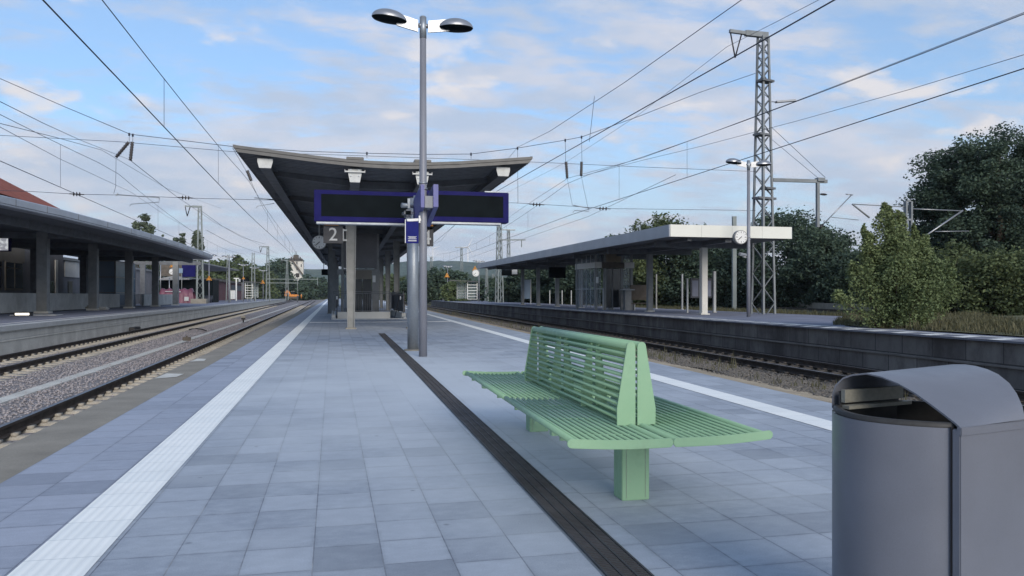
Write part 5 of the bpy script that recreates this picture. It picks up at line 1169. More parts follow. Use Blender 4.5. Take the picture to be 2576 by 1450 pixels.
# left hand extra wires
W('wire entering at the left edge and dropping to the hanging insulators', ud([(-80, 220, 14), (0, 256, 16), (110, 311, 20), (200, 352, 25), (325, 402, SP)]), .009)
W('thin wire below it crossing the left sky towards the left mast', ud([(-60, 300, 20), (0, 311, 22), (140, 346, 27), (256, 378, SP), (420, 475, 60), (556, 525, 98)]), .011)
W('wire from the left edge above the left roof to the far left mast', ud([(-60, 290, 18), (0, 320, 20), (150, 400, 28), (330, 484, 40), (420, 545, 60), (500, 590, 96)]), .009)
W('long thin wire behind, running from the hanging insulators to the silo mast', ud([(328, 404, SP), (440, 492, 50), (540, 560, 85), (700, 640, 160)]), .016)
W('wire loop reaching from canopy tip down to the distant masts', ud([(585, 372, SP), (620, 432, 45), (660, 520, 70), (720, 620, 140), (770, 665, 220)]), .014)
W('wire from the left mast arm to the silo mast', ud([(505, 530, 101), (560, 570, 120), (610, 598, 140), (668, 615, 172)]), .03)
W('lower wire from the left mast to the silo mast', ud([(520, 580, 101), (580, 612, 125), (640, 633, 150), (720, 655, 230)]), .03)
# ================================================================== LEFT PLATFORM
def lroof():
    t = T('platform_roof', 'long curved grey roof on square posts over the left platform', 'platform roof', (-16, 49, ZL))
    P = [(-16.6, 8), (-15.0, 18), (-13.7, 27), (-12.85, 34.4), (-12.2, 39.6), (-11.65, 47.6), (-11.3, 56), (-11.2, 64), (-11.25, 72), (-11.4, 80.5)]
    Q = []
    for i in range(len(P)-1):
        for k in range(4): f = k/4; Q.append((P[i][0]*(1-f)+P[i+1][0]*f, P[i][1]*(1-f)+P[i+1][1]*f))
    Q.append(P[-1])
    zt = 5.2
    m = MB()
    def edge(x, y, dx=1.0, dy=0.): return [(x-dx*o, y-dy*o, z) for o, z in ((.9, zt+.05), (.05, zt+.02), (0, zt-.02), (0, zt-.28), (.03, zt-.31), (.03, zt-.36), (.10, zt-.40), (.5, zt-.40))]
    m.grid([edge(x, y) for x, y in Q]+[edge(-11.9, 82.2, .5, .85), edge(-13.2, 82.9, 0, 1), edge(-24, 82.9, 0, 1)]); m.build('roof_edge', 'fasciaL', t)
    m = MB()
    for i in range(1, len(Q)-1, 2): x, y = Q[i]; m.b2((x-.02, y-.012, zt-.30), (x+.012, y+.012, zt-.01))
    m.build('edge_seam', 'darksteel', t)
    m = MB(); m.grid([[(x-.9, y, zt+.05), (-23, y, zt+.35)] for x, y in Q]); m.build('roof_deck', 'fascia', t)
    m = MB(); m.grid([[(x-.5, y, zt-.40), (x-1.8, y, zt-.42), (x-1.85, y, zt-.80), (x-2.15, y, zt-.80), (x-2.2, y, zt-.40), (-23, y, zt-.40)] for x, y in Q if y < 82]); m.build('soffit', 'darksteel', t)
    for k in range(5):
        y = 48.9+9.57*k
        m = MB(); s = .27
        m.b2((-16-s, y-s, ZL), (-16+s, y+s, zt-.40)); m.build('column', 'steelcol', t, .02)
        m = MB(); m.b2((-16-s-.1, y-s-.1, ZL), (-16+s+.1, y+s+.1, ZL+.12)); m.build('column_foot', 'concrete', t)
        m = MB(); m.b2((-22.5, y-.12, zt-.75), (-13.5, y+.12, zt-.41)); m.build('cross_beam', 'darksteel', t)
    for y in (61, 72, 82, 93): m = MB(); m.b2((-20.7, y-.25, ZL), (-20.2, y+.25, zt-.4)); m.build('column', 'darksteel', t)
lroof()
def lwall():
    t = T('concrete_parapet', 'long grey waist high concrete parapet behind the left roof posts', 'parapet', (-17.3, 46, ZL))
    for i, (a, b) in enumerate(((36, 50.2), (50.24, 61), (61.04, 70.5), (79, 96))):
        m = MB(); m.b2((-17.5, a, ZL+.05), (-17.3, b, 1.37)); m.build('wall_panel', 'concrete', t)
    m = MB(); m.b2((-17.52, 36, ZL), (-17.28, 96, ZL+.06)); m.build('base_joint', 'black', t)
    m = MB()
    for k in range(28): m.tube([(-17.35, 70.8+k*.3, ZL), (-17.35, 70.8+k*.3, 1.35)], .018, 4)
    m.bar((-17.35, 70.6, 1.36), (-17.35, 79, 1.36), .05, .05); m.build('railing', 'steelcol', t)
lwall()
def station():
    t = T('station_building', 'old station building with windows and a red hipped roof at the left edge', 'station building', (-24, 64, ZL))
    x, ya, yb, ez = -24.0, 40.0, 78.4, 8.6
    m = MB(); m.b2((-38, ya, -.5), (x, yb, ez)); m.build('wall', 'darkwall', t)
    m = MB(); e = .7; rx, rz = -30.5, 13.0; a = [(-38-e, ya-e, ez), (x+e, ya-e, ez), (x+e, yb+e, ez), (-38-e, yb+e, ez), (rx, ya+7, rz), (rx, yb-6.5, rz)]
    m.add(a, [(0, 1, 4), (1, 2, 5, 4), (2, 3, 5), (3, 0, 4, 5), (3, 2, 1, 0)]); m.build('roof', 'redroof', t)
    m = MB(); m.b2((x, 58, 3.85), (x+.04, 69.2, 5.6)); m.build('render_band', 'beigewall', t)
    for (u0, u1) in ((-40, -5), (-1, 31), (44, 104)):
        pass
    for y0, y1 in ((59.2, 60.9), (61.6, 64.6), (65.5, 68.6), (71.5, 73.2)):
        m = MB(); m.b2((x, y0-.12, 1.65), (x+.07, y1+.12, 3.85)); f = m.build('window_frame', 'beigewall', t)
        m = MB(); m.b2((x+.05, y0, 1.8), (x+.085, y1, 3.3)); m.b2((x+.05, y0, 3.38), (x+.085, y1, 3.75)); m.build('pane', 'glassdark', f)
        m = MB(); m.b2((x+.02, (y0+y1)/2-.05, 1.8), (x+.10, (y0+y1)/2+.05, 3.75)); m.build('mullion', 'beigewall', f)
    m = MB(); m.b2((x, 74.6, ZL), (x+.06, 75.8, 2.5)); m.build('door', 'glassdark', t)
    m = MB(); m.b2((x, 76.2, ZL), (x+.08, 76.8, 4.4)); m.build('pilaster', 'whitewall', t)
    t = T('station_annex', 'low grey flat roofed annex behind the left roof posts', 'annex building', (-24.5, 95, ZL))
    m = MB(); m.b2((-34, 78.6, -.5), (-24.4, 118, 4.55)); m.build('wall', 'darkwall', t)
    m = MB(); m.b2((-34.2, 78.5, 4.55), (-24.2, 118.2, 4.8)); m.build('roof', 'steelcol', t)
    m = MB(); m.b2((-24.4, 80, 3.0), (-24.33, 84.2, 4.5)); m.build('render_patch', 'whitewall', t)
    for y in (81, 86.5, 101): m = MB(); m.b2((-24.42, y, .3), (-24.34, y+1.2, 2.6)); m.build('door', 'glassdark', t)
    m = MB(); m.b2((-24.4, 93, .3), (-24.3, 99, 2.55)); m.build('pale_panel', 'whitewall', t)
    p = A(267, 683, 84); t = T('platform_number_sign', 'dark hanging panel with a white 1 under the left roof', 'platform sign', tuple(p))
    m = MB(); m.b2((p.x-.5, 83.97, p.z-.45), (p.x+.55, 84.05, p.z+.45)); m.build('plate', 'screen', t); text('1', .95, 'kerbpale', t, (-.1, -.04, 0), (math.pi/2, 0, 0), 'numeral')
    m = MB(); m.tube([(p.x-.3, 84, p.z+.4), (p.x-.3, 84, 4.85)], .03, 6); m.tube([(p.x+.3, 84, p.z+.4), (p.x+.3, 84, 4.85)], .03, 6); m.build('hanger', 'darksteel', t)
    t = T('kiosk', 'small kiosk with an orange band seen between the left roof posts', 'kiosk', (-27, 124, ZL))
    a = A(242, 650, 122); b = A(276, 650, 122); m = MB(); m.b2((a.x, 122, -.5), (b.x, 126, A(260, 652, 122).z)); m.build('wall', 'beigewall', t); m = MB(); m.b2((a.x, 121.9, A(0, 660, 122).z), (b.x, 121.97, A(0, 655, 122).z)); m.build('band', 'orange', t)
station()
def leftlift():
    t = T('lift_shaft', 'pale blue glazed lift tower between the left roof posts', 'lift', (-19.5, 75.5, ZL))
    x0, x1, y0, y1, zt = -21.4, -19.0, 75.9, 83.0, 4.35
    m = MB()
    for x, y in ((x0, y0), (x1, y0), (x1, y1), (x1, (y0+y1)/2)): m.b2((x-.06, y-.06, ZL), (x+.06, y+.06, zt))
    for z in (ZL+.1, 1.5, 2.9, zt): m.b2((x1-.05, y0+.06, z-.05), (x1+.05, (y0+y1)/2-.06, z+.05)); m.b2((x1-.05, (y0+y1)/2+.06, z-.05), (x1+.05, y1-.06, z+.05)); m.b2((x0+.06, y0-.05, z-.05), (x1-.06, y0+.05, z+.05))
    m.build('frame', 'steelcol', t)
    m = MB(); m.b2((x1-.01, y0, ZL), (x1+.01, y1, zt)); m.b2((x0, y0-.01, ZL), (x1-.02, y0+.01, zt)); m.build('glass_wall', 'glassblue', t)
leftlift()
def emat():
    m = bpy.data.materials.new('lit_lamp_lens'); m.use_nodes = True; b = m.node_tree.nodes['Principled BSDF']; b.inputs['Base Color'].default_value = (.9, .88, .8, 1); b.inputs['Emission Color'].default_value = (1, .93, .8, 1); b.inputs['Emission Strength'].default_value = 1.1; MT['lit'] = m
    m = bpy.data.materials.new('lit_poster'); m.use_nodes = True; b = m.node_tree.nodes['Principled BSDF']; n = nz(m.node_tree, 3., 3)
    c = _mix(m.node_tree, mr(m.node_tree, n, .4, .55), (.75, .78, .80), (.35, .36, .40)); m.node_tree.links.new(c, b.inputs['Emission Color']); m.node_tree.links.new(c, b.inputs['Base Color']); b.inputs['Emission Strength'].default_value = .35; MT['poster'] = m
emat()
p = G(59, 795.5, ZL); t = T('floor_lamp', 'lit construction lamp lying on the left platform by the first post', 'work lamp', tuple(p))
m = MB(); m.box((p.x, p.y, ZL+.09), (.72, .5, .16), .1); m.build('housing', 'black', t, .02); m = MB(); m.box((p.x+.03, p.y-.255, ZL+.10), (.60, .02, .10), .1); m.build('lens', 'lit', t)
p = G(93, 794, ZL); t = T('cable_cover', 'pale grey mat round the foot of the first left roof post', 'floor mat', tuple(p)); m = MB(); m.box((p.x, p.y, ZL+.02), (2.1, 1.1, .04)); m.build('mat', 'kerbpale', t, .01)
p = G(243, 781, ZL); t = T('rubble_bag', 'two pale lumpy bags at the foot of the second left roof post', 'bag', tuple(p)); m = MB(); m.box((p.x-.3, p.y, ZL+.18), (.8, .5, .34), .3); m.build('bag', 'coping', t, .12); m = MB(); m.box((p.x+.5, p.y-.2, ZL+.12), (.7, .4, .22), -.3); m.build('bag', 'kerbpale', t, .08)
a = A(-12, 594, 52); b = A(26, 633, 52); t = T('advert_display', 'lit poster display in a blue frame hanging at the left edge', 'display board', ((a.x+b.x)/2, 52, b.z))
m = MB(); m.b2((a.x, 52, b.z), (b.x, 52.2, a.z)); m.build('housing', 'navy', t, .01); m = MB(); m.b2((a.x+.2, 51.97, b.z+.06), (b.x-.12, 52.01, a.z-.06)); m.build('poster', 'poster', t)
m = MB(); m.tube([(b.x-.3, 52.1, a.z), (b.x-.3, 52.1, 4.85)], .03, 6); m.build('hanger', 'darksteel', t)
# things beyond the left roof
def tarp():
    p = atdepth(404, 106, ZL); q = atdepth(484, 106, ZL); t = T('tarpaulin_stack', 'building materials under a magenta tarpaulin on the left platform', 'covered stack', ((p.x+q.x)/2, p.y, ZL))
    m = MB(); m.sm = True; n = 22; rows = []
    for j, (yy, zf) in enumerate(((-1.0, 0.), (-.85, .55), (-.7, .95), (-.3, 1.0), (.6, 1.0), (1.0, .6), (1.1, 0))):
        rows.append([(p.x+(q.x-p.x)*(i/n)+( .25*(1-zf) if i == n else -.1*(1-zf) if i == 0 else 0), p.y+yy+.06*math.sin(i*2.1+j), ZL+zf*(1.95+.10*math.sin(i*1.3)+.06*math.sin(i*3.3)-(.35 if i in (0, n) else 0))) for i in range(n+1)])
    m.grid(rows); m.build('tarpaulin', 'tarp', t)
    m = MB(); m.box((p.x+1.75, p.y-1.06, ZL+.75), (1.2, .04, .75), 0, 0, -.15); m.box((q.x-.75, p.y-1.02, ZL+.6), (.55, .04, .55), 0, 0, -.15); m.box((q.x-1.7, p.y-.93, ZL+1.55), (.4, .04, .10), 0, 0, -.3); m.box((p.x+1.6, p.y-.93, ZL+1.6), (1.7, .04, .08), 0, 0, -.3); m.build('sheet_patch', 'kerbpale', t)
tarp()
def darkhouse():
    Y = 122.; a = A(396, 0, Y); b = A(531, 0, Y); t = T('platform_shelter_house', 'dark open fronted shelter house with a pale eave behind the magenta stack', 'shelter house', ((a.x+b.x)/2, Y, 0))
    Z = lambda v: A(460, v, Y).z
    m = MB(); m.b2((a.x, Y+2, 0), (b.x, Y+8, Z(702))); m.build('wall', 'screen', t)
    m = MB(); m.prism([(a.x, Y, Z(702)), (A(437, 0, Y).x, Y, Z(694)), (b.x-3, Y, Z(698)), (b.x-3, Y, Z(703.5)), (a.x, Y, Z(705.5))], (0, 9, 0)); m.build('eave', 'lampgrey', t)
    m = MB(); m.b2((A(459, 0, Y).x, Y-.5, Z(697)), (A(493, 0, Y).x, Y-.2, Z(664))); m.build('navy_panel', 'navy', t)
    m = MB(); m.b2((A(396, 0, Y).x, Y+2.5, Z(694)), (A(456, 0, Y).x, Y+3, Z(664))); m.build('upper_wall', 'wood', t)
    for u in (405, 427, 448): m = MB(); x = A(u, 0, Y).x; m.tube([(x, Y-.3, 0), (x, Y-.3, Z(658 if u == 405 else 700))], .07, 6); m.build('post', 'lampgrey', t)
    m = MB(); m.prism([(A(470, 0, Y).x, Y+4, Z(652)), (A(596, 0, Y+30).x, Y+34, A(596, 679, Y+34).z), (A(596, 0, Y+30).x, Y+34, A(596, 681.5, Y+34).z), (A(470, 0, Y).x, Y+4, Z(655.5))], (-6, 6, 0)); m.build('long_eave', 'steelcol', t)
    p = A(453, 681.5, Y-1); t2 = T('blue_light_sign', 'square pale blue sign below the far end of the left roof', 'sign', tuple(p)); m = MB(); m.b2((p.x-.36, p.y, p.z-.36), (p.x+.36, p.y+.1, p.z+.36)); m.build('plate', 'glassblue', t2)
    m = MB(); m.tube([(p.x+.2, p.y+.15, p.z), (p.x+.2, p.y+.15, ZL)], .05, 6); m.build('post', 'steelcol', t2)
darkhouse()
p = A(433, 684, 112); clock(tuple(p), .85, 'white clock half hidden by a post below the far end of the left roof', (p.x, 112.1, 5.0), hm=(7, 38))
def brickhouse():
    t = T('brick_building', 'low wine red brick building beyond the left roof end', 'brick building', (-24, 171, 0))
    m = MB(); m.b2((-34, 171, 0), (-24, 228, 4.35)); m.build('wall', 'brick', t)
    m = MB(); m.b2((-34.5, 170.4, 4.35), (-23.5, 228.4, 4.85)); m.build('roof', 'wood', t)
    m = MB(); m.b2((-24, 171.0, 0), (-23.9, 176.5, 4.3)); m.build('end_pier', 'steelcol', t); m = MB(); m.b2((-23.9, 172.4, 1.9), (-23.86, 175, 3.1)); m.build('notice', 'kerbpale', t)
    m = MB(); m.b2((-24, 199, 2.6), (-23.93, 222, 3.9)); m.build('window_band', 'signgrey', t)
brickhouse()
def cab(u0, u1, v0, v1, dep, label, mat='white'):
    p = atdepth(u0, dep, ZL); q = atdepth(u1, dep, ZL); z0, z1 = A(u0, v1, p.y).z, A(u0, v0, p.y).z
    t = T('switch_cabinet', label, 'cabinet', (p.x, p.y, z0)); m = MB(); m.b2((p.x, p.y, z0), (q.x, p.y+.9, z1)); m.build('body', mat, t, .03)
    m = MB(); m.b2(((p.x+q.x)/2-.01, p.y-.01, z0+.1), ((p.x+q.x)/2+.01, p.y-.002, z1-.1)); m.b2((p.x-.05, p.y-.05, z1+.001), (q.x+.05, p.y+.95, z1+.06)); m.build('door_gap', 'steelcol', t)
cab(577, 591, 731, 753, 165, 'white switch cabinet in front of the brick building')
p = atdepth(594.5, 160, ZL); t = T('post', 'white T shaped post beside the white switch cabinet', 'post', tuple(p)); zt = A(594, 702, p.y).z; m = MB(); m.b2((p.x-.12, p.y-.1, ZL), (p.x+.12, p.y+.1, zt)); m.b2((p.x-.5, p.y-.1, zt+.001), (p.x+.5, p.y+.1, zt+.2)); m.build('shaft', 'white', t)
p = atdepth(613, 162, 0); t = T('hanging_display', 'dark display with pale square above the brick building', 'display board', (p.x, p.y, A(613, 706, p.y).z)); m = MB()
m.b2((A(599, 0, p.y).x, p.y, A(0+613, 711, p.y).z), (A(627, 0, p.y).x, p.y+.3, A(613, 700.5, p.y).z)); m.build('housing', 'screen', t); m = MB(); m.b2((A(600, 0, p.y).x, p.y-.05, A(613, 709.5, p.y).z), (A(605, 0, p.y).x, p.y-.001, A(613, 702, p.y).z)); m.build('number_plate', 'kerbpale', t)
m = MB(); m.b2((A(608, 0, p.y).x, p.y+.05, ZL), (A(609.5, 0, p.y).x, p.y+.2, A(613, 711, p.y).z)); m.b2((A(622, 0, p.y).x, p.y+.05, ZL), (A(623.5, 0, p.y).x, p.y+.2, A(613, 711, p.y).z)); m.build('post', 'steelcol', t)
p = atdepth(525, 112, ZL); t = T('planter', 'dark round planter tub beside the mast foundation on the left platform', 'planter', tuple(p)); m = MB(); m.tube([(p.x, p.y, ZL), (p.x, p.y, ZL+.95)], [.42, .56], 14); m.tube([(p.x, p.y, ZL+.95), (p.x, p.y, ZL+1.05)], .60, 14); m.build('tub', 'signgrey', t)
p = atdepth(343, 118, ZL); t = T('small_house', 'small house with white wall and brown hipped roof seen between left posts', 'house', tuple(p)); m = MB(); m.b2((p.x-3, p.y, 0), (p.x+.5, p.y+6, A(343, 699, p.y).z)); m.build('wall', 'whitewall', t)
z = A(343, 699, p.y).z; m = MB(); m.add([(p.x-3.4, p.y-.8, z), (p.x+1.6, p.y-.8, z), (p.x+1.6, p.y+6.5, z), (p.x-3.4, p.y+6.5, z), (p.x-1.5, p.y+3, z+1.7)], [(0, 1, 4), (1, 2, 4), (2, 3, 4), (3, 0, 4), (3, 2, 1, 0)]); m.build('roof', 'wood', t)
for u, dep, lab in ((526, 107, 'double headed lamp just beyond the tip of the left roof'), (576, 111, 'double headed lamp standing before the brick building'), (612, 140, 'far double headed lamp behind the dark display on the left platform'),
                    (640, 155, 'far double headed lamp right of the slatted shelter'), (662, 171, 'farthest double headed lamp, left of the silo mast')):
    p = atdepth(u, dep, ZL); dup(LAMP, tuple(p), lab)
for u, v, dep, s, lab in ((526, 706, 106.5, .72, 'orange triangle on the lamp beyond the left roof tip'), (612.5, 703, 139, .55, 'small faint orange triangle above the dark display'), (661, 714, 170, .9, 'orange triangle at the right end of the pale slatted shelter'),
                          (433, 673, 111, .7, 'orange sign above the half hidden clock under the left roof end'), (1124.5, 698, 149.5, .95, 'orange triangle above the slatted shelter before the hills'), (1195, 681.5, 127, .85, 'orange triangle above the small clock left of the right roof')):
    p = atdepth(u, dep, 0); tri_sign((p.x, p.y, A(u, v, p.y).z), s, lab)
p = atdepth(1196.8, 127, 0); clock((p.x, p.y, A(1196.8, 687.5, p.y).z), 1.2, 'small white clock on the lamp left of the right roof', (p.x+.6, p.y+.1, A(1196.8, 687.5, p.y).z), hm=(7, 38))
# dwarf signal, signal, hose, bracket on the tracks
p = G(612, 810, -.66); t = T('ground_signal', 'tiny ground signal with pale top standing between the left tracks', 'signal', tuple(p)); m = MB(); m.tube([(p.x, p.y, -.7), (p.x, p.y, -.38)], .05, 8); m.b2((p.x-.13, p.y-.1, -.5), (p.x+.13, p.y+.1, -.38)); m.build('foot', 'black', t); m = MB(); m.b2((p.x-.16, p.y-.12, -.379), (p.x+.16, p.y+.12, -.22)); m.build('head', 'coping', t, .02)
p = atdepth(748.6, 245, -.65); t = T('track_signal', 'slim dark track signal post left of the canopy in front of the silo', 'signal', tuple(p)); zt = A(748, 691, p.y).z; m = MB(); m.tube([(p.x, p.y, -.7), (p.x, p.y, zt)], .09, 6); m.build('post', 'steelcol', t)
m = MB(); m.b2((p.x-.55, p.y-.3, zt-.9), (p.x+.55, p.y, zt+.4)); m.build('head', 'black', t, .1); m = MB(); m.b2((p.x-.25, p.y-.25, -.7), (p.x+.25, p.y+.1, 1.2)); m.build('box', 'signgrey', t)
m = MB(); m.sm = True; m.tube([G(u, v, -.64) for u, v in ((476, 830), (484, 827.5), (495, 827), (508, 829), (519, 832.5))], .035, 6); t = T('hose', 'short black hose lying on the ballast between the left tracks', 'hose', tuple(G(495, 828, -.64))); m.build('hose', 'black', t)
p = G(470, 857, -.64); t = T('duct_marker', 'small brown metal bracket standing on the cable duct', 'bracket', tuple(p)); m = MB(); m.b2((p.x-.16, p.y-.05, -.65), (p.x+.16, p.y+.05, -.50)); m.b2((p.x-.04, p.y-.04, -.501), (p.x+.04, p.y+.04, -.44)); m.build('plate', 'wood', t, .02)
p = G(575, 828, -.5); t = T('track_box', 'small black box at the foot of the left platform wall', 'track box', (XPL(46)+.25, 46, -.7)); m = MB(); m.b2((XPL(46)+.1, 45.4, -.7), (XPL(46)+.4, 46.8, -.5)); m.build('box', 'black', t, .03)
def excavator():
    p = atdepth(735, 290, ZL-.2); t = T('excavator', 'orange road rail excavator parked beyond the end of the left platform', 'excavator', tuple(p)); x, y, z = p; z += .1
    m = MB(); m.b2((x-1.6, y-1.2, z), (x+2.0, y-.7, z+.75)); m.b2((x-1.6, y+.7, z), (x+2.0, y+1.2, z+.75)); m.build('crawler', 'wood', t, .2)
    m = MB(); m.b2((x-1.0, y-1.2, z+.8), (x+2.3, y+1.2, z+1.65)); m.build('body', 'orangemach', t, .15)
    m = MB(); m.b2((x-.3, y-1.1, z+1.66), (x+.9, y+.2, z+2.75)); m.build('cab', 'glassdark', t, .1); m = MB(); m.b2((x-.4, y-1.2, z+2.76), (x+1.0, y+.3, z+2.9)); m.build('cab_roof', 'coping', t)
    m = MB(); m.bar((x-.7, y, z+1.3), (x-1.7, y, z+3.0), .5, .9, up=(1, 0, 0)); m.bar((x-1.5, y, z+3.1), (x-2.5, y, z+2.2), .45, .7, up=(1, 0, 0)); m.build('boom', 'orangemach', t, .08)
    m = MB(); m.b2((x-2.7, y-.5, z+.9), (x-1.9, y+.5, z+2.0)); m.build('bucket', 'orangemach', t, .15)
    m = MB(); m.tube([(x-.8, y-.35, z+1.2), (x-1.3, y-.35, z+2.4)], .09, 6); m.build('hydraulic_ram', 'galv', t)
excavator()
for i, (u, v) in enumerate(((757, 744), (1230/1.59+0, 741))):
    pass
p = atdepth(758, 296, ZL); t = T('person', 'person in orange work clothes standing right of the excavator', 'person', tuple(p))
def figure(t, x, y, z):
    me = bpy.data.meshes.new('body'); V = [(0, 0, .95), (0, 0, 1.2), (0, 0, 1.42), (0, 0, 1.52), (0, 0, 1.66), (0, 0, 1.75), (-.1, 0, .88), (-.11, .02, .48), (-.12, -.02, .06), (-.12, .12, .03), (.1, 0, .88), (.12, 0, .48), (.14, .05, .06), (.14, .18, .03), (-.19, 0, 1.4), (-.25, .02, 1.12), (-.24, .10, .88), (.19, 0, 1.4), (.26, .02, 1.12), (.22, .14, .92)]
    E_ = [(0, 1), (1, 2), (2, 3), (3, 4), (4, 5), (0, 6), (6, 7), (7, 8), (8, 9), (0, 10), (10, 11), (11, 12), (12, 13), (2, 14), (14, 15), (15, 16), (2, 17), (17, 18), (18, 19)]
    R_ = [.15, .15, .15, .06, .095, .07, .10, .07, .05, .035, .10, .07, .05, .035, .065, .05, .04, .065, .05, .04]
    me.from_pydata(V, E_, []); o = bpy.data.objects.new('body', me); COL.objects.link(o); md = o.modifiers.new('s', 'SKIN'); o.modifiers.new('d', 'SUBSURF').levels = 1
    for i, sv in enumerate(me.skin_vertices[0].data): sv.radius = (R_[i], R_[i]*.85); sv.use_root = i == 0
    bpy.context.view_layer.update(); me2 = bpy.data.meshes.new_from_object(o.evaluated_get(bpy.context.evaluated_depsgraph_get())); bpy.data.objects.remove(o); me2.materials.append(MT['orangemach'])
    o = bpy.data.objects.new('body', me2); COL.objects.link(o); o.parent = t
    m = MB(); m.tube([(x, y, z+1.66), (x, y, z+1.72), (x, y, z+1.82)], [.115, .11, .03], 10); m.build('helmet', 'white', t)
figure(t, *p)
# silo tower, hills, wind turbines
def silo():
    p = atdepth(743, 500, 0); Y = p.y; t = T('silo_tower', 'tall white mill silo with small dark roof turret beyond the left trees', 'silo tower', tuple(p)); X = lambda u: A(u, 0, Y).x; Z = lambda v: A(743, v, Y).z
    m = MB(); m.b2((X(722.6), Y, -1), (X(763), Y+12, Z(656))); m.build('wall', 'whitewall', t)
    m = MB(); m.prism([(X(720), Y-1, Z(656)), (X(765.5), Y-1, Z(656)), (X(759), Y+4, Z(649.5)), (X(727), Y+4, Z(649.5))], (0, 9, 0)); m.build('roof', 'wood', t)
    m = MB(); m.prism([(X(736.5), Y+2, Z(651)), (X(751.5), Y+2, Z(651)), (X(750), Y+2, Z(641)), (X(738), Y+2, Z(641))], (0, 5, 0)); m.tube([(X(744), Y+4, Z(641)), (X(744), Y+4, Z(632))], .25, 6); m.build('turret', 'wood', t)
    for u in (733, 755): m = MB(); m.b2((X(u-1.5), Y, Z(652)), (X(u+1.5), Y+2, Z(646.5))); m.build('chimney', 'wood', t)
    m = MB(); m.bar((X(735), Y-1.2, Z(655)), (X(764), Y-1.2, Z(695)), 1.0, 1.0, up=(0, 1, 0)); m.build('conveyor', 'wood', t)
    for u, v in ((747, 661), (728, 663), (758, 668), (747, 676), (752, 706), (759, 706)): m = MB(); m.b2((X(u-1.2), Y-.15, Z(v+4)), (X(u+1.2), Y+.1, Z(v-3))); m.build('window', 'signgrey', t)
    m = MB(); m.b2((X(740.5), Y-1.5, -1), (X(764.5), Y-.02, Z(697))); m.build('loading_bay', 'whitewall', t)
silo()
def hills():
    prof = [(-700, 660), (-200, 668), (300, 668), (480, 664), (565, 661), (650, 670), (764, 679), (830, 683), (900, 676), (960, 669), (1020, 662), (1100, 660), (1180, 662), (1250, 666), (1400, 680), (1700, 694), (2200, 700), (3300, 702)]
    us = [p[0] for p in prof]; vs = [p[1] for p in prof]
    for nm, Y0, f, dz in (('hills', 2300., 1.0, 0), ('near_hills', 1300., .62, 6)):
        rows = []
        for j in range(7):
            row = []; g = j/6
            for i in range(300):
                u = -700+4000*i/299; v = 745-(745-np.interp(u, us, vs))*f*(1 if nm == 'hills' else (.75+.25*math.sin(u/170.+1.3)))
                p = A(u, v, Y0); x = p.x; hgt = (p.z+3)*math.sin(g*math.pi/2)**.85+dz*0
                hgt += (RNG.random()-.5)*(5 if nm == 'hills' else 3.2)*(g > 0)
                row.append((x*(1-.30*(1-g)), Y0*(1-.30*(1-g)), -1.5+hgt))
            rows.append(row)
        last = [(x*1.2, y*1.2, -2) for x, y, z in rows[-1]]; rows.append(last)
        m = MB(); m.grid(rows); S(m.build(nm, 'hill' if nm == 'hills' else 'hill2'))
def hillmat(name, a, b_, c):
    m, nt, b = newmat(name, .95, 0, .1)
    col = _mix(nt, mr(nt, nz(nt, .045, 6, .7), .35, .65), a, b_)
    col = _mix(nt, mr(nt, nz(nt, .006, 3, .5), .55, .68, 0, .6), col, c)
    nt.links.new(col, b.inputs['Base Color']); bump(nt, b, nz(nt, .09, 4, .7), 1., 4.); return m
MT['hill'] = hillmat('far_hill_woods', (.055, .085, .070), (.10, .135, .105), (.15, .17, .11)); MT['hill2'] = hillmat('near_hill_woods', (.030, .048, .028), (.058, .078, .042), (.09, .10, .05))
hills()
def turbine(u, v, vb, dep, L, rot, label):
    p = atdepth(u, dep, 0); Y = p.y; zh = A(u, v, Y).z; zb = A(u, vb, Y).z-12; t = T('wind_turbine', label, 'wind turbine', (p.x, Y, zb), 'wind turbines on the hills')
    m = MB(); m.tube([(p.x, Y, zb), (p.x, Y, zh)], [3.0, 1.5], 8); m.build('tower', 'turbine', t)
    m = MB(); m.b2((p.x-2, Y-4, zh-2), (p.x+2, Y+5, zh+2)); m.build('nacelle', 'turbine', t)
    for k in range(3):
        a = rot+k*2.0944; m = MB(); m.tube([(p.x+math.cos(a)*f*L, Y-5, zh+math.sin(a)*f*L) for f in (0, .2, 1)], [1.0, 2.0, .5], 5); m.build('blade', 'turbine', t)
turbine(1177, 622, 690, 2600, 33, 1.1, 'right hand wind turbine on the hill, the larger one')
turbine(1089, 626, 690, 2900, 26, .35, 'left hand wind turbine on the hill beside the thin mast')
# kerb and rails behind the right platform
t = T('old_platform_kerb', 'mossy old concrete kerb behind the right platform under the trees', 'kerb', (41, 42, 0)); m = MB(); m.bar((30.5, 8, .18), (48.5, 84, .30), .35, .6); m.build('kerb', 'coping', t)
m = MB(); m.bar((28.0, 8, -.0), (46.0, 84, .12), .08, .12); m.bar((26.6, 8, -.0), (44.6, 84, .12), .08, .12); tag(m.build('siding_rails', 'rail'), 'overgrown rusty siding rails beside the mossy kerb', 'siding rails')
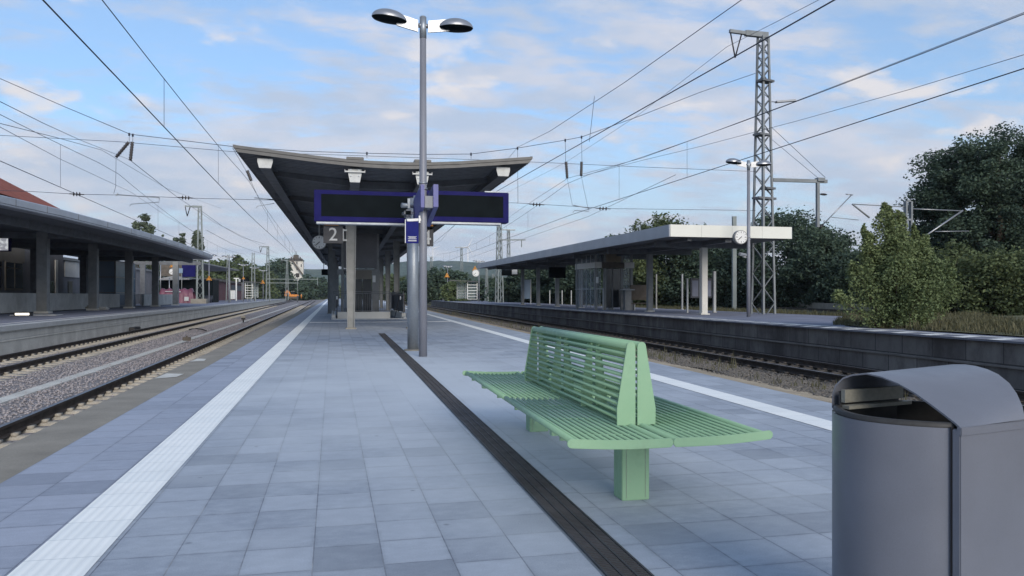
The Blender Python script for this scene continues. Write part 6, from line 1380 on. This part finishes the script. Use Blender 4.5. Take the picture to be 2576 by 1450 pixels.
# ================================================================== PLANTING
trees = [  # u, v_top, depth, radius, leaves, size, mat, name, label
 (1250, 700, 150, 6.0, 5000, .42, 'leafdark', 'dark tree low behind the far right mast'),
 (1110, 676, 190, 8.0, 6000, .55, 'leafdark', 'round dark tree below the left wind turbine'),
 (1150, 706, 135, 2.6, 3500, .28, 'leafolive', 'olive bush left of the white slatted shelter'),
 (1060, 700, 210, 7.0, 4000, .55, 'leafdark', 'dark tree right behind the two middle poles'),
 (1330, 672, 112, 4.6, 6000, .32, 'leafdark', 'dark tree behind the maroon container'),
 (1400, 652, 104, 4.6, 7000, .30, 'leafdark', 'dark tree behind the navy display under the right roof'),
 (1480, 628, 98, 4.8, 8000, .28, 'leafdark', 'dark tree directly behind the right lift house'),
 (1580, 590, 92, 4.6, 9000, .26, 'leafdark', 'dark tree whose top peeks above the right roof edge'),
 (1665, 548, 88, 4.8, 11000, .25, 'leafmid', 'taller tree showing above the right roof corner'),
 (1760, 575, 86, 4.8, 9000, .25, 'leafdark', 'shaded tree behind the poster case'),
 (1850, 600, 84, 4.6, 8000, .25, 'leafdark', 'shaded tree behind the right lamp post'),
 (1990, 532, 78, 5.0, 14000, .22, 'leafdark', 'dark tree right of the tall lattice mast'),
 (2075, 575, 74, 3.8, 9000, .22, 'leafdark', 'dark tree below the hanging boom post'),
 (2170, 622, 70, 3.8, 8000, .22, 'leafdark', 'low dark tree left behind the big shrub'),
 (2310, 600, 62, 3.6, 9000, .20, 'leafmid', 'undergrowth tree right behind the big shrub'),
 (2430, 592, 57, 3.6, 12000, .18, 'leafmid', 'leafy undergrowth tree below the big oak'),
 (2560, 600, 54, 4.0, 12000, .18, 'leafdark', 'dark undergrowth tree at the right edge'),
 (2680, 560, 52, 4.0, 6000, .2, 'leafdark', 'dark tree just outside the right edge'),
]
for (u, v, dep, r, n, s, mat, lab) in trees:
    p = atdepth(u, dep, -.1); hgt = A(u, v, p.y).z+.1
    tree('tree', lab, 'tree', tuple(p), hgt, r, -.3, int(90+r*14), int(n*1.8), s*.72, mat, group='trees and bushes behind the right platform', trunk=.16, blob=.27, ry=r*.7)
RNG = np.random.default_rng(5); p = atdepth(2512, 48, -.1); tree('oak_tree', 'great dark oak with ragged crown rising at the right edge', 'tree', tuple(p), 11.7, 5.0, 1.8, 140, 78000, .095, 'leafdark', trunk=.36, blob=.19)
p = atdepth(2620, 50, -.1); tree('oak_tree', 'right hand oak cut by the frame edge, merging with the great oak', 'tree', tuple(p), 10.3, 4.2, 1.8, 110, 40000, .11, 'leafdark', trunk=.3, blob=.22)
p = atdepth(2380, 49, -.1); tree('oak_tree', 'lower left part oak beside the great oak, loose airy crown', 'tree', tuple(p), 7.9, 2.4, 2.0, 48, 16000, .10, 'leafdark', trunk=.2, blob=.22)
def bigshrub():
    b = Vector((15.55, 18.9, ZR)); t = T('shrub', 'big bushy olive green shrub growing on the near end of the right platform', 'shrub', tuple(b))
    P = []; m = MB()
    shoots = [(-.35, 0, 3.50, .75), (.28, .3, 3.30, .70), (-.05, -.2, 2.7, 1.1), (-.85, .1, 2.75, .70), (.85, .0, 2.65, .75), (-1.35, -.2, 1.8, .75), (1.45, -.1, 1.9, .8), (1.9, .1, 1.25, .65), (-1.75, .1, 1.0, .6), (1.2, .2, 2.3, .5), (-.15, .1, 3.1, .5), (.6, -.7, 1.9, .9), (-.5, -.7, 2.0, .9), (.1, -.9, 1.3, 1.0), (1.6, -.3, 1.9, .35), (-.75, .3, 2.9, .4), (.62, .1, 2.95, .4)]
    for dx, dy, hh, rr in shoots:
        tip = Vector((b.x+dx*1.1, b.y+dy, b.z+hh)); base = Vector((b.x+dx*.25, b.y+dy*.3, b.z-.05)); mid = base.lerp(tip, .55)+Vector((dx*.12, 0, .1)); m.tube([base, mid, tip], [.035, .02, .004], 5)
        n = int(5200*rr*hh/2.6)
        f = RNG.random(n)**.85; ax = np.array([list(base.lerp(mid, q*2) if q < .5 else mid.lerp(tip, q*2-1)) for q in f])
        w_ = rr*(.75*np.sin(np.pi*np.minimum(1, f*.86+.14))**.7+.05)
        k = RNG.integers(0, 26, n); ang = k*2.4+RNG.normal(0, .22, n); rad = w_*RNG.random(n)**.55
        ax[:, 0] += np.cos(ang)*rad*.8; ax[:, 1] += np.sin(ang)*rad*.7; ax[:, 2] += rad*.35*np.sin(k*1.7)+RNG.normal(0, .03, n)
        P.append(ax[ax[:, 2] > b.z+.02])
    PP = np.concatenate(P); PP += np.stack([np.sin(PP[:, 2]*9+PP[:, 1]*7), np.cos(PP[:, 0]*8), np.sin(PP[:, 0]*11+PP[:, 1]*5)], 1)*.055; V, F = leaves(PP, .040, .7); V = V-np.array(list(b)); rawmesh('crown', V, F, 4, 'leafolive', parent=t); m.build('stem', 'bark', t)
bigshrub()
for u, v, dep, r_, n, mat, lab in ((2330, 640, 45, 2.1, 9000, 'leafmid', 'olive bush low right behind the big shrub'), (2415, 618, 44, 2.4, 12000, 'leafmid', 'olive bush under the left side of the great oak'), (2500, 632, 42, 2.4, 12000, 'leafmid', 'olive bush hiding the trunk of the great oak'), (2590, 620, 41, 2.6, 9000, 'leafmid', 'olive bush at the right edge below the oak')):
    p = atdepth(u, dep, -.1); tree('bush', lab, 'bush', tuple(p), A(u, v, p.y).z+.1, r_, -.3, 70, n, .10, mat, group='bushes under the oaks', trunk=.06, blob=.34, ry=1.6)
for u, v, dep, r, n, s, lab, lean in ((350, 552, 150, 1.6, 5000, .26, 'left poplar of the leaning group above the left roof', -.04), (375, 536, 152, 2.0, 7500, .26, 'tallest poplar of the leaning group above the left roof', -.05), (391, 552, 150, 1.4, 4000, .26, 'right poplar of the leaning group above the left roof', -.06),
        (409, 588, 165, .6, 900, .26, 'tiny poplar tip left of two above the left roof', 0), (419, 597, 165, .6, 800, .26, 'tiny poplar tip right of two above the left roof', 0), (442, 580, 160, 1.2, 3500, .26, 'small poplar left of a pair above the left roof', 0), (460, 583, 160, 1.1, 3000, .26, 'small poplar right of a pair above the left roof', 0), (496, 580, 150, 1.7, 7500, .24, 'full poplar behind the left lattice mast', 0)):
    p = atdepth(u, dep, 0); tree('poplar_tree', lab, 'poplar tree', tuple(p), A(u, v, p.y).z, r, 2, 34, n, s, 'leafpoplar', 'poplar', 'poplars above the left roof', trunk=.2, blob=.42, lean=lean)
for u, v, dep, r, n, s, mat, lab in ((548, 660, 235, 7, 6000, .55, 'leafmid', 'dark green tree just right of the left roof tip'), (590, 650, 240, 6.5, 8000, .5, 'leafmid', 'round sunny tree above the brick building'), (628, 684, 245, 5.5, 4500, .5, 'leafmid', 'lower tree above the slatted shelter on the left'),
        (655, 676, 300, 5.5, 4500, .5, 'leafmid', 'tree left of the silo mast'), (680, 662, 325, 7.0, 7500, .48, 'leafdark', 'dark tree behind the silo mast'), (703, 657, 330, 7.0, 9000, .48, 'leafdark', 'tall dark tree left of the silo tower'), (728, 704, 335, 4.0, 3500, .48, 'leafdark', 'dark tree covering the silo foot'),
        (785, 696, 420, 9, 4000, .9, 'leafdark', 'dark tree right of the silo tower'), (808, 706, 520, 9, 3000, 1.1, 'leafmid', 'distant tree in the gap beside the canopy'), (830, 716, 600, 9, 2500, 1.2, 'leafmid', 'most distant tree where the tracks vanish'), (765, 722, 330, 5, 2500, .7, 'leafdark', 'low bush beside the track behind the signal'),
        (500, 690, 190, 6, 3500, .5, 'leafmid', 'tree behind the left mast below the roof'), (372, 700, 150, 4, 2500, .4, 'leafdark', 'dark bush seen between the left roof posts'), (960, 694, 260, 8, 4000, .6, 'leafmid', 'hazy tree seen right of the lift under the canopy'), (990, 700, 240, 7, 4000, .6, 'leafmid', 'hazy tree behind the right canopy column')):
    p = atdepth(u, dep, -.5); tree('tree', lab, 'tree', tuple(p), A(u, v, p.y).z+.5, r, -.5, 60, n, s, mat, group='trees in the distance on the left', trunk=.25, blob=.36, ry=r)
# far woodland strip closing the view
def woods(name, pts, n, size, hgt, depth, mat, label):
    P = []
    for i in range(n):
        f = RNG.random()*(len(pts)-1); k = int(f); g = f-k; a, b = pts[k], pts[k+1]
        x = a[0]+(b[0]-a[0])*g; y = a[1]+(b[1]-a[1])*g; h = hgt*(.65+.35*math.sin(x*.23+y*.11)*math.sin(x*.071+1)+.1*math.sin(x*.9))
        P.append((x+RNG.normal()*depth*.3, y+RNG.random()*depth, RNG.random()**.7*h-.6))
    V, F = leaves(np.array(P), size); o = rawmesh(name, V, F, 4, mat, label, 'woodland'); return o
woods('distant_woodland', [(-250, 420), (-140, 500), (-60, 620), (20, 680), (60, 620), (130, 560), (230, 520)], 26000, 1.5, 9, 30, 'leafmid', 'far band of woodland closing the view along the plain')
woods('hedge', [(27, 116), (31, 108), (37, 98), (46, 92), (58, 74), (62, 60), (60, 40), (57, 20)], 42000, .30, 4.8, 6, 'leafdark', 'dense dark undergrowth running behind the right platform')
woods('hedge', [(-36, 250), (-30, 262), (-22, 268), (-27, 300), (-40, 380)], 12000, .5, 6, 6, 'leafmid', 'undergrowth along the left side beyond the brick building')

# ================================================================== HAZE
def haze():
    m = bpy.data.materials.new('haze_air'); m.use_nodes = True; nt = m.node_tree; nt.nodes.remove(nt.nodes['Principled BSDF'])
    v = nt.nodes.new('ShaderNodeVolumePrincipled'); v.inputs['Color'].default_value = (.80, .88, .97, 1); v.inputs['Density'].default_value = .00013; v.inputs['Anisotropy'].default_value = .2
    nt.links.new(v.outputs[0], nt.nodes['Material Output'].inputs['Volume']); MT['haze'] = m
    b = MB(); b.b2((-3600, -120, -3), (3600, 3300, 300)); o = b.build('haze', 'haze'); tag(o, 'thin pale summer haze over the far hills', 'haze', None, 'stuff')
haze()
